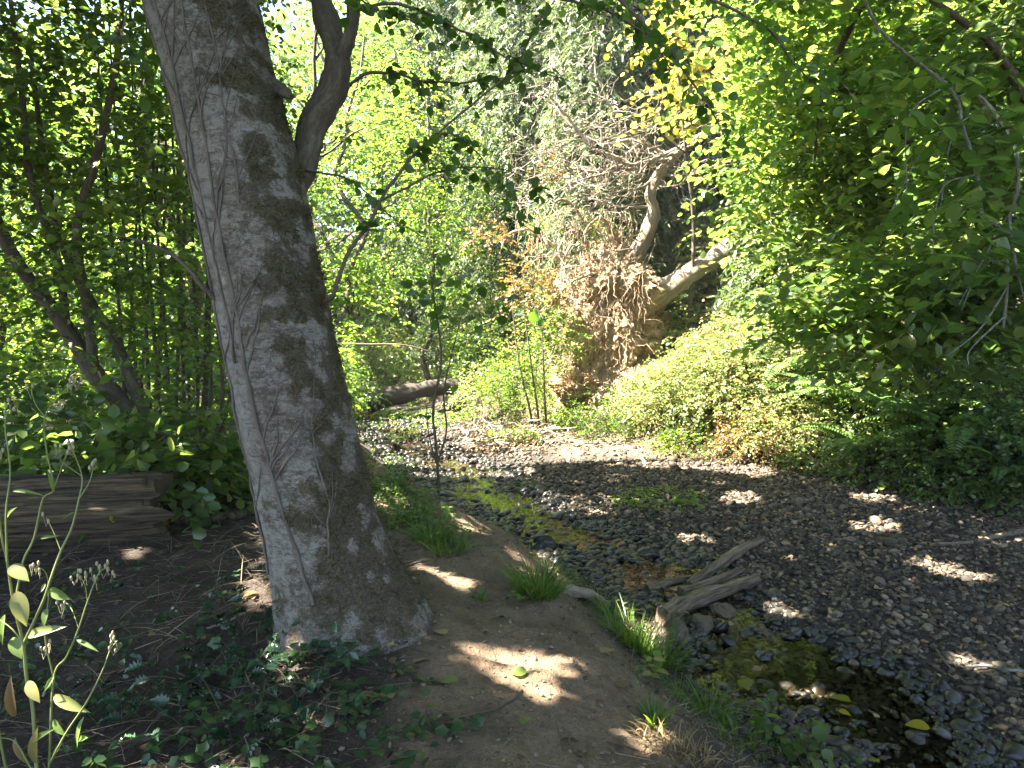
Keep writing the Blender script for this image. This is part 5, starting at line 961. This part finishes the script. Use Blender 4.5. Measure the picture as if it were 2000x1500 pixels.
for px, py, n, h, sp, lab in ((1050, 1160, 260, .34, .22, "full grass tuft with a sunlit heart behind the sunlit root"), (1240, 1260, 230, .36, .32, "big shaded grass tuft left of the driftwood"), (1290, 1290, 160, .32, .27, "grass hanging over the pool below the driftwood"), (1190, 1200, 120, .26, .2, "thin grass between the sunlit root and the big tuft"),
        (845, 1055, 220, .26, .25, "soft grass tuft at the foot of the slim sapling"), (800, 1010, 200, .24, .3, "grass on the bank right of the alder, beyond the path"), (880, 1075, 120, .2, .22, "short dark grass above the creek edge"), (1385, 1400, 90, .30, .14, "upright grass tuft with pale blades beside the pool"), (1275, 1400, 40, .16, .06, "small bright sprout of broad blades on the path edge"),
        (1330, 1360, 60, .22, .2, "sparse grass on the slope below the path"), (1440, 1440, 70, .2, .22, "short grass at the bottom of the bank by the water"), (760, 960, 180, .25, .3, "grass close to the right edge of the alder trunk"), (935, 1170, 26, .12, .06, "tiny sprig of grass on the shaded path edge"), (1350, 1180, 30, .34, .05, "few tall thin blades in front of the driftwood")):
    grass(lab, ground(px, py), n, h, sp, w=.005 if n != 40 else .008)
grass("flattened patch of golden straw in the sun at the bottom of the path", ground(1310, 1470), 120, .17, .26, 'straw', .004, flop=1.1, name="straw_tuft")
grass("dry straw strands beside the golden patch at the bottom edge", ground(1370, 1490), 60, .16, .22, 'straw', .004, flop=1.1, name="straw_tuft")
def bank_grass():
    for lm, n, nm, lab in (('grass', 1500, "bank_grass", "sparse short grass scattered along the creek bank"), ('straw', 700, "dead_grass", "scattered dead grass blades along the creek bank")):
        m = MB(); k = 5; s = np.linspace(0, 1, k); y = U(2.6, 8.5, n); x = np.interp(y, LEFT[:, 1], LEFT[:, 0]) - np.abs(R.normal(size=n)) * .38 + .05; q = n2(x, y, 2.2, 2, 91) > -.05; x, y = x[q], y[q]; n = len(x)
        b = np.c_[x, y, H(x, y) - .005]; d = nrm(rdir(n, .3) * U(.2, 1.1, (n, 1)) + V(.25, 0, .8)); L = U(.05, .20, n)
        P = b[:, None] + d[:, None] * (L[:, None] * s)[..., None]; P[..., 2] -= .55 * L[:, None] * s ** 2; side = nrm(np.cross(d, V(0, 0, 1)) + R.normal(size=(n, 3)) * .3)[:, None] * (.003 * (1 - s ** 2 * .9))[:, None][None]
        v = np.stack([P - side, P + side], 2).reshape(n, -1, 3); i = np.arange(k - 1) * 2; f = np.stack([i, i + 1, i + 3, i + 2], -1); m.add(v.reshape(-1, 3), (np.arange(n)[:, None, None] * 2 * k + f[None]).reshape(-1, 4), np.repeat(U(0, 1, n), 2 * k))
        tag(m.build(nm, M[lm]), lab, kind="stuff")
bank_grass()
def ground_sprigs(name, label, pxs, size, lm, T, cat, n=26, h=.12, group=None, spread=.16, up=.5, nz=.5, stem=True):
    p = ground(*pxs); t = thing(name, label, cat, p, group); k = max(3, n // 6)
    a = U(0, 6.28, k); P = p + np.c_[np.cos(a), np.sin(a), 0 * a] * (spread * U(.1, 1, k) ** .6)[:, None]; P[:, 2] = H(P[:, 0], P[:, 1]) + .01; D = nrm(np.c_[np.cos(a), np.sin(a), U(.2, 1.2, k) * up * 2]); L = U(.6, 1.2, k) * h
    m = MB(); twig_lines(m, P, D, L, .0022, .25, n=5); m.build("stems", M['twig' if lm != 'weed' else 'stem'], t)['kind'] = 'stuff'
    lf = MB(); a_ = sprays(P, D, L, 6, size, .25, 1, nz, .9); add_leaves(lf, T, *a_); lf.build("foliage", M[lm], t); return t
IV = "ivy creeping over the forest floor"
for px, py, n, lab in ((640, 1250, 40, "ivy patch against the foot of the alder trunk"), (590, 1330, 46, "ivy among the dead twigs below the alder"), (660, 1390, 44, "ivy patch left of the dirt path"), (720, 1460, 60, "ivy patch by the path at the bottom edge"), (640, 1470, 50, "ivy in the middle of the bottom edge"), (540, 1450, 54, "ivy mixed with holly near the bottom"),
        (460, 1480, 46, "dark ivy at the bottom edge left of the diagonal stick"), (690, 1310, 30, "few ivy leaves on the bare soil below the alder"), (790, 1490, 30, "ivy leaves reaching onto the path at the bottom edge"), (520, 1290, 36, "ivy trailing beneath the holly sprig by the trunk"), (590, 1400, 40, "ivy cluster beside the sunlit twigs"), (380, 1440, 34, "dark ivy under the holly sprigs"), (300, 1490, 30, "dark ivy at the bottom left")):
    ground_sprigs("ivy_plant", lab, (px, py), .055, 'ivy', IVY, "ivy", int(n * .62), .26, IV, .16, .35, .4)
for px, py, lab in ((500, 1230, "holly sprig standing closest to the alder trunk"), (345, 1370, "holly sprig with one upright leaf in the dark left foreground"), (240, 1410, "leftmost holly sprig in the shade"), (440, 1340, "holly sprig in the middle of the shaded foreground"), (600, 1380, "holly sprig beside the ivy below the alder"), (430, 1420, "low holly sprig near the bottom edge"), (540, 1370, "holly sprig between the ivy patches")):
    ground_sprigs("holly_sprig", lab, (px, py), .062, 'holly', HOLLY, "holly", 30, .38, "holly sprigs in the foreground", .12, .8, .5)
ground_sprigs("leafy_weed", "leafy green weed at the bottom edge beside the water", (1500, 1470), .085, 'leaf', NEARLEAF, "weed", 36, .3, None, .16, .6, .4)
ground_sprigs("leafy_weed", "low cress like weed with small bright leaves by the water", (1580, 1490), .04, 'leaf_lime', ROUND, "weed", 60, .25, None, .2, .6, .4)
ground_sprigs("leafy_weed", "dark leafy weed under the upright grass tuft", (1450, 1410), .06, 'leaf', NEARLEAF, "weed", 34, .24, None, .16, .5, .4)
ground_sprigs("leafy_weed", "pale sprouting weed in the sun on the path edge", (1245, 1325), .06, 'weed', NEARLEAF, "weed", 14, .16, None, .05, .8, .4)
ground_sprigs("leafy_weed", "small light green weed at the left foot of the grass tuft", (1012, 1172), .035, 'leaf_lime', ROUND, "weed", 20, .12, None, .05, .8, .4)
ground_sprigs("leafy_weed", "leafy weed growing through the big shaded grass tuft", (1275, 1250), .05, 'leaf', NEARLEAF, "weed", 34, .36, None, .14, .9, .4)
def cover(name, label, lm, T, n, polys, size, dz=(.01, .1), nl=6, L=(.08, .2)):
    lf = MB(); P = []
    for poly, w in polys:
        xs = [a for a, _ in poly]; ys = [b for _, b in poly]; k = 0
        while k < w:
            a, b = U(min(xs), max(xs)), U(min(ys), max(ys))
            if inpoly(np.array([a]), np.array([b]), poly)[0]: P.append(ground(a, b)); k += 1
    P = np.array(P); k = R.integers(0, len(P), n); Q = P[k] + R.normal(size=(n, 3)) * V(.12, .12, 0); Q[:, 2] = H(Q[:, 0], Q[:, 1]) + U(*dz, n)
    add_leaves(lf, T, *sprays(Q, rdir(n, .3), U(*L, n), nl, size, .2, .9, .5)); return tag(lf.build(name, M[lm]), label, kind="stuff")
cover("ground_cover", "low leafy ground cover on the bank right of the alder", 'leaf', OVATE, 560, [([(700, 850), (760, 880), (830, 990), (900, 1060), (780, 1040), (730, 960)], 70), ([(720, 780), (860, 800), (800, 860), (740, 870)], 40)], .04, (.01, .14))
cover("bank_weeds", "low bright weeds along the far shore of the creek and around the island", 'leaf_lime', OVATE, 1500, [([(720, 735), (1090, 750), (1095, 830), (960, 845), (740, 830)], 90), ([(1090, 800), (1200, 800), (1300, 850), (1100, 850)], 30)], .055, (.01, .35), 6, (.1, .3))
cover("water_weeds", "bright green water weed spreading over the wet gravel", 'algae', ROUND, 380, [([(1200, 975), (1260, 950), (1350, 965), (1370, 995), (1250, 1000)], 60), ([(1000, 940), (1030, 938), (1030, 960), (1000, 960)], 6)], .028, (.02, .06), 5, (.03, .1))
cover("floor_weeds", "sparse small dark weeds on the shaded forest floor", 'ivy', OVATE, 180, [([(0, 1120), (480, 1120), (560, 1300), (700, 1500), (0, 1500)], 110)], .035, (.005, .08), 5, (.04, .14))
cover("understory_plants", "shaded ground plants under the left thicket", 'leaf', OVATE, 700, [([(0, 850), (480, 830), (490, 950), (330, 930), (0, 900)], 70)], .06, (.02, .3))
def litter():
    # dead leaves and twigs strewn over the forest floor
    lf = MB(); n = 3400; x = U(-4.5, 1.2, n); y = 1.6 + U(0, 1, n) ** 1.5 * 8; dl = sdist(x, y, LEFT); k = (dl > .1) & ((np.abs(x - .1) > .75 + .5 * U(-1, 1, n)) | (R.random(n) < .22)); x, y = x[k], y[k]; n = len(x)
    P = np.c_[x, y, H(x, y) + U(.004, .018, n)]; add_leaves(lf, NEARLEAF, P, rdir(n, .15), V(0, 0, 1) + R.normal(size=(n, 3)) * .35, U(.015, .045, n), np.clip(R.normal(size=n) * .25 + .22, 0, 1))
    tag(lf.build("leaf_litter", M['litter']), "brown dead leaves littering the forest floor", kind="stuff")
    tw = MB(); n = 11000; x = U(-4.5, 1.3, n); y = 1.6 + U(0, 1, n) ** 1.4 * 7; dl = sdist(x, y, LEFT); k = (dl > .1) & ((np.abs(x - .1) > .7) | (R.random(n) < .12)); x, y = x[k], y[k]; n = len(x)
    P = np.c_[x, y, H(x, y) + U(.003, .03, n)]; twig_lines(tw, P, rdir(n, .12), U(.04, .30, n) * U(.4, 1, n), U(.0008, .003, n), .02, U(0, 1, n), n=4, seg=4)
    tag(tw.build("dry_twigs", tint_mat("dry_twig", [(0, G(.03, .02, .013)), (.6, G(.09, .065, .042)), (1, G(.24, .19, .13))])), "thin dry twigs scattered over the forest floor", kind="stuff")
    st = MB(); n = 420; x = U(-3.4, -.7, n); y = U(2.4, 5.2, n); P = np.c_[x, y, H(x, y) - .01]; twig_lines(st, P, rdir(n, .4) + V(0, 0, .8), U(.08, .42, n), U(.0012, .003, n), .35, U(.3, 1, n), n=6, seg=4)
    tag(st.build("dead_stalks", tint_mat("dead_stalk", [(0, G(.06, .042, .025)), (1, G(.20, .15, .09))])), "thin dead plant stalks standing over the forest floor", kind="stuff")
    gr = MB(); n = 7000; x = U(-1.2, 1.6, n); y = U(1.8, 6.5, n); dl = sdist(x, y, LEFT); k = dl > .05; x, y = x[k], y[k]; n = len(x)
    scatter_rocks(gr, x, y, np.minimum(.0036 * np.exp(R.normal(size=n) * .6), .014), 0, U(.2, .8, n), .1); tag(gr.build("path_grit", tint_mat("path_crumb", [(0, G(.05, .036, .024)), (1, G(.22, .165, .115))])), "crumbs of soil and grit on the dirt path", kind="stuff")
litter()
def path_bits():
    m = MB(); n = 90; x = U(-.7, 1.0, n); y = U(2.1, 5.5, n); scatter_rocks(m, x, y, .006 * np.exp(R.normal(size=n) * .5), 1, U(.3, .9, n), .45); tag(m.build("path_pebbles", M['stone']), "small pebbles embedded in the dirt path", kind="stuff")
    lf = MB(); n = 1500; x = U(-.9, 1.3, n); y = U(1.9, 7.5, n); k = sdist(x, y, LEFT) > .05; x, y = x[k], y[k]; n = len(x); add_leaves(lf, OVATE, np.c_[x, y, H(x, y) + .004], rdir(n, .1), V(0, 0, 1) + R.normal(size=(n, 3)) * .4, U(.005, .022, n), U(0, 1, n)); tag(lf.build("leaf_crumbs", M['litter']), "broken bits of dead leaves on the dirt path", kind="stuff")
path_bits()
def gravel_leaves():
    lf = MB(); n = 4600; x, y = in_creek(n, 3.2, 13); k = ~split_wet(x, y); x, y = x[k], y[k]; n = len(x); P = np.c_[x, y, H(x, y) + U(.022, .05, n)]
    add_leaves(lf, NEARLEAF, P, rdir(n, .2), V(0, 0, 1) + R.normal(size=(n, 3)) * .5, U(.02, .055, n), np.clip(R.normal(size=n) * .25 + .62, 0, 1)); tag(lf.build("leaf_flakes", M['litter']), "bits of dry tan leaves strewn over the gravel bar", kind="stuff")
gravel_leaves()
# single fallen leaves that one can point at
def fallen_leaf(label, px, py, s, tint, mk, group=None, rot=None):
    p = ground(px, py); m = MB(); a = U(0, 6.28) if rot is None else rot
    if p[2] < WATER + .02: p[2] = WATER + .02
    add_leaves(m, NEARLEAF, V([0, 0, 0]), V([math.cos(a), math.sin(a), .1]), V([U(-.35, .35), U(-.35, .35), 1]), V(s), V(tint), 1.0)
    tube(m, [V(0, 0, 0), -V(math.cos(a), math.sin(a), -.05) * s * .3], .0012, 4, 3, tint=tint)
    o = m.build("fallen_leaf", M[mk], origin=(0, 0, 0)); o.location = p + V(0, 0, .015); return tag(o, label, "leaf", group)
for a in (("green leaf lying alone on the shaded dirt path", 897, 1335, .085, .5, 'weed', None, 3.2), ("green leaf on the edge of the lower sunlit streak", 1028, 1320, .075, .4, 'weed', None, 3.), ("small green leaf at the bottom middle of the path", 1022, 1420, .055, .35, 'weed'), ("curled tan leaf on the bare soil right of the alder foot", 868, 1245, .085, .9, 'litter'),
          ("brown pointed leaf on the soil below the alder", 808, 1300, .085, .8, 'litter'), ("orange brown leaf by the alder roots", 740, 1270, .09, .55, 'litter'), ("yellowish leaf beside the orange brown leaf by the roots", 770, 1265, .06, .95, 'litter'), ("large crumpled tan leaf left of the path", 740, 1365, .11, .85, 'litter'), ("pale curled leaf next to the large crumpled one", 765, 1370, .08, 1., 'litter'),
          ("tan maple leaf between ivy and path", 765, 1320, .09, .75, 'litter'), ("small brown leaf near the twig on the path", 890, 1398, .05, .6, 'litter'), ("tan leaf on the far edge of the path near the grass", 1175, 1280, .09, .9, 'litter'), ("brown leaf half under the pale sprouting weed", 1215, 1350, .09, .5, 'litter'),
          ("yellow green leaf with an orange tip floating by the wet stones", 1660, 1392, .13, .25, 'leaf_yellow', None, 2.4), ("bright orange yellow leaf on the dark wet stones", 1815, 1442, .13, .75, 'leaf_yellow', None, 2.7), ("pale green leaf on the wet stones near the bottom weeds", 1588, 1428, .12, .55, 'weed', None, .2), ("small yellow leaf beside the floating green one", 1637, 1405, .07, .6, 'leaf_yellow'),
          ("small orange leaf lying on the grey gravel", 1752, 1272, .06, .9, 'leaf_yellow'), ("green leaf sunk at the edge of the still pool", 1452, 1345, .12, .1, 'leaf_yellow'), ("broad green leaf on the forest floor beside the log end", 375, 935, .22, .2, 'weed', None, .3),
          ("reddish curled leaf in the sun left of the alder trunk", 505, 1130, .09, .2, 'rust'), ("pale dry leaf caught beside the trunk in the sun", 490, 1035, .09, 1., 'litter'), ("reddish dry leaf below the other sunlit one by the trunk", 500, 1160, .08, .3, 'rust'), ("tan leaf in the small sunny spot among the ivy", 575, 1300, .08, .95, 'litter')):
    fallen_leaf(*a)
grp = "small dry leaves scattered on the gravel bar"
for k in range(36):
    px, py = U(1350, 1980), U(960, 1420)
    fallen_leaf("small dry brown leaf lying on the gravel bar", px, py, U(.04, .075), U(.5, 1), 'litter', grp)

# ------------------------------------------------------------------ the tall weed in the left foreground
def tall_weed():
    d = 2.25; base = ground(70, 1495); base = at(75, 1540, d)
    t = thing("tall_weed", "tall branching weed with seed buds and yellowing leaves in the left foreground", "weed", base)
    stems = [([(75, 1560), (70, 1482), (63, 1377), (52, 1325), (45, 1255), (28, 1185), (14, 1097), (3, 1045), (-6, 960), (2, 880)], .0065), ([(90, 1560), (96, 1493), (105, 1325), (130, 1283), (154, 1227), (171, 1175), (192, 1122), (212, 1106)], .004), ([(47, 1255), (84, 1175), (101, 1125), (119, 1076), (140, 1031), (154, 975), (160, 930), (138, 870)], .0045),
             ([(28, 1185), (45, 1097), (66, 1052), (84, 975), (105, 955), (91, 880), (88, 815), (120, 770), (150, 745)], .004), ([(105, 1325), (88, 1240), (95, 1165), (90, 1120), (70, 1105)], .003), ([(96, 1493), (130, 1430), (170, 1370), (200, 1310), (215, 1270), (230, 1250)], .0035), ([(154, 1227), (140, 1190), (125, 1175), (118, 1180)], .002), ([(171, 1175), (165, 1140), (150, 1120)], .002),
             ([(14, 1097), (12, 1000), (20, 920), (10, 830), (22, 790)], .0035), ([(119, 1076), (105, 1040), (90, 1010)], .002), ([(20, 1540), (0, 1440), (-15, 1300)], .005), ([(60, 1500), (30, 1450), (0, 1440)], .003), ([(154, 975), (175, 940), (185, 900)], .002), ([(105, 955), (125, 900), (135, 870)], .002), ([(45, 1255), (25, 1230), (0, 1210)], .003), ([(88, 815), (70, 790), (60, 760)], .002), ([(160, 930), (120, 900), (110, 870)], .002)]
    for q, (p, r) in enumerate(stems):
        m = MB(); pts = [at(x, y, d + .05 * math.sin(q * 2.1 + k * .5)) for k, (x, y) in enumerate(p)]; tube(m, pts, [r, r * .8, r * .35], 7, 40, rough=.06, tint=float(U(.2, .9))); m.build("stem", M['stem'], t)
    bd = MB(); iv, jf = ICO[2]
    for x, y in ((212, 1106), (195, 1105), (202, 1112), (182, 1118), (150, 1120), (145, 1125), (160, 1128), (118, 1180), (70, 1105), (62, 1108), (230, 1250), (222, 1262), (212, 1255), (150, 745), (138, 752), (132, 748), (90, 1010), (60, 760), (135, 870), (128, 878), (185, 900), (176, 905), (22, 790), (10, 800), (110, 870), (138, 868), (100, 1255), (96, 1262), (85, 1270), (2, 880), (78, 1112), (120, 1190), (190, 1135), (215, 1120), (170, 1125), (225, 1240)):
        for k in range(2):
            c = at(x + U(-9, 9), y + U(-9, 9), d + U(-.03, .03)); bd.add(iv * V(.0042, .0042, .0085) + c, jf, U(.6, 1)); e = at(x, y + 18, d); tube(bd, [e, c], .0009, 4, 4, tint=.7)
    bd.build("seed_buds", tint_mat("seed_bud", [(0, G(.13, .13, .05)), (1, G(.28, .24, .14))]), t)["kind"] = "stuff"
    for x, y, x2, y2, w, ti in ((20, 1105, 52, 1130, 1.1, .72), (32, 1155, 48, 1222, .95, .80), (25, 1245, 38, 1285, 1.1, .45), (98, 1150, 130, 1172, .9, .3), (92, 1188, 82, 1222, .9, .3), (52, 1243, 115, 1222, .5, .7), (105, 1358, 165, 1392, .6, .72), (30, 1400, 10, 1330, .6, .98), (55, 1330, 72, 1372, 1, .86), (105, 1405, 122, 1440, .9, .4), (155, 1445, 165, 1440, .8, .3), (150, 1250, 188, 1268, .35, .3), (70, 1490, 60, 1430, .8, .9), (88, 1140, 80, 1155, .5, .4), (30, 1440, 45, 1500, .7, .97), (80, 1052, 110, 1045, .3, .25), (25, 960, 80, 962, .25, .3), (105, 960, 96, 925, .35, .3), (150, 1000, 120, 1010, .25, .4), (105, 1320, 85, 1350, .6, .5), (10, 1200, -5, 1260, .6, .5), (15, 1010, 25, 990, .5, .55), (165, 1400, 140, 1460, .5, .45), (120, 1450, 100, 1480, .6, .4), (60, 1450, 95, 1425, .45, .3)):
        a, b = at(x, y, d), at(x2, y2, d - .03); m = MB(); L = np.linalg.norm(b - a); add_leaves(m, NEARLEAF, a[None], (b - a)[None], V([U(-.8, .8), -1, U(.3, 1.2)]), V(L), V(ti), w * .55); m.build("leaf", M['weed'], t)
tall_weed()
# ------------------------------------------------------------------ sunlit hazy air
def haze():
    m, t, N, o = mat("hazy_air"); v = N("VolumePrincipled"); v.inputs["Color"].default_value = (.93, .96, 1, 1); v.inputs["Density"].default_value = .0006; v.inputs["Anisotropy"].default_value = .2
    t.links.new(v.outputs[0], o.inputs["Volume"]); b = MB(); x, y0, y1, z0, z1 = 75, -28, 75, -3.5, 46
    b.add([(-x, y0, z0), (x, y0, z0), (x, y1, z0), (-x, y1, z0), (-x, y0, z1), (x, y0, z1), (x, y1, z1), (-x, y1, z1)], [(0, 3, 2, 1), (4, 5, 6, 7), (0, 1, 5, 4), (1, 2, 6, 5), (2, 3, 7, 6), (3, 0, 4, 7)])
    tag(b.build("haze", m, smooth=False), "thin sunlit haze filling the wood", kind="stuff")
haze()
print("objects", len(bpy.data.objects), "polys", sum(len(m.polygons) for m in bpy.data.meshes))
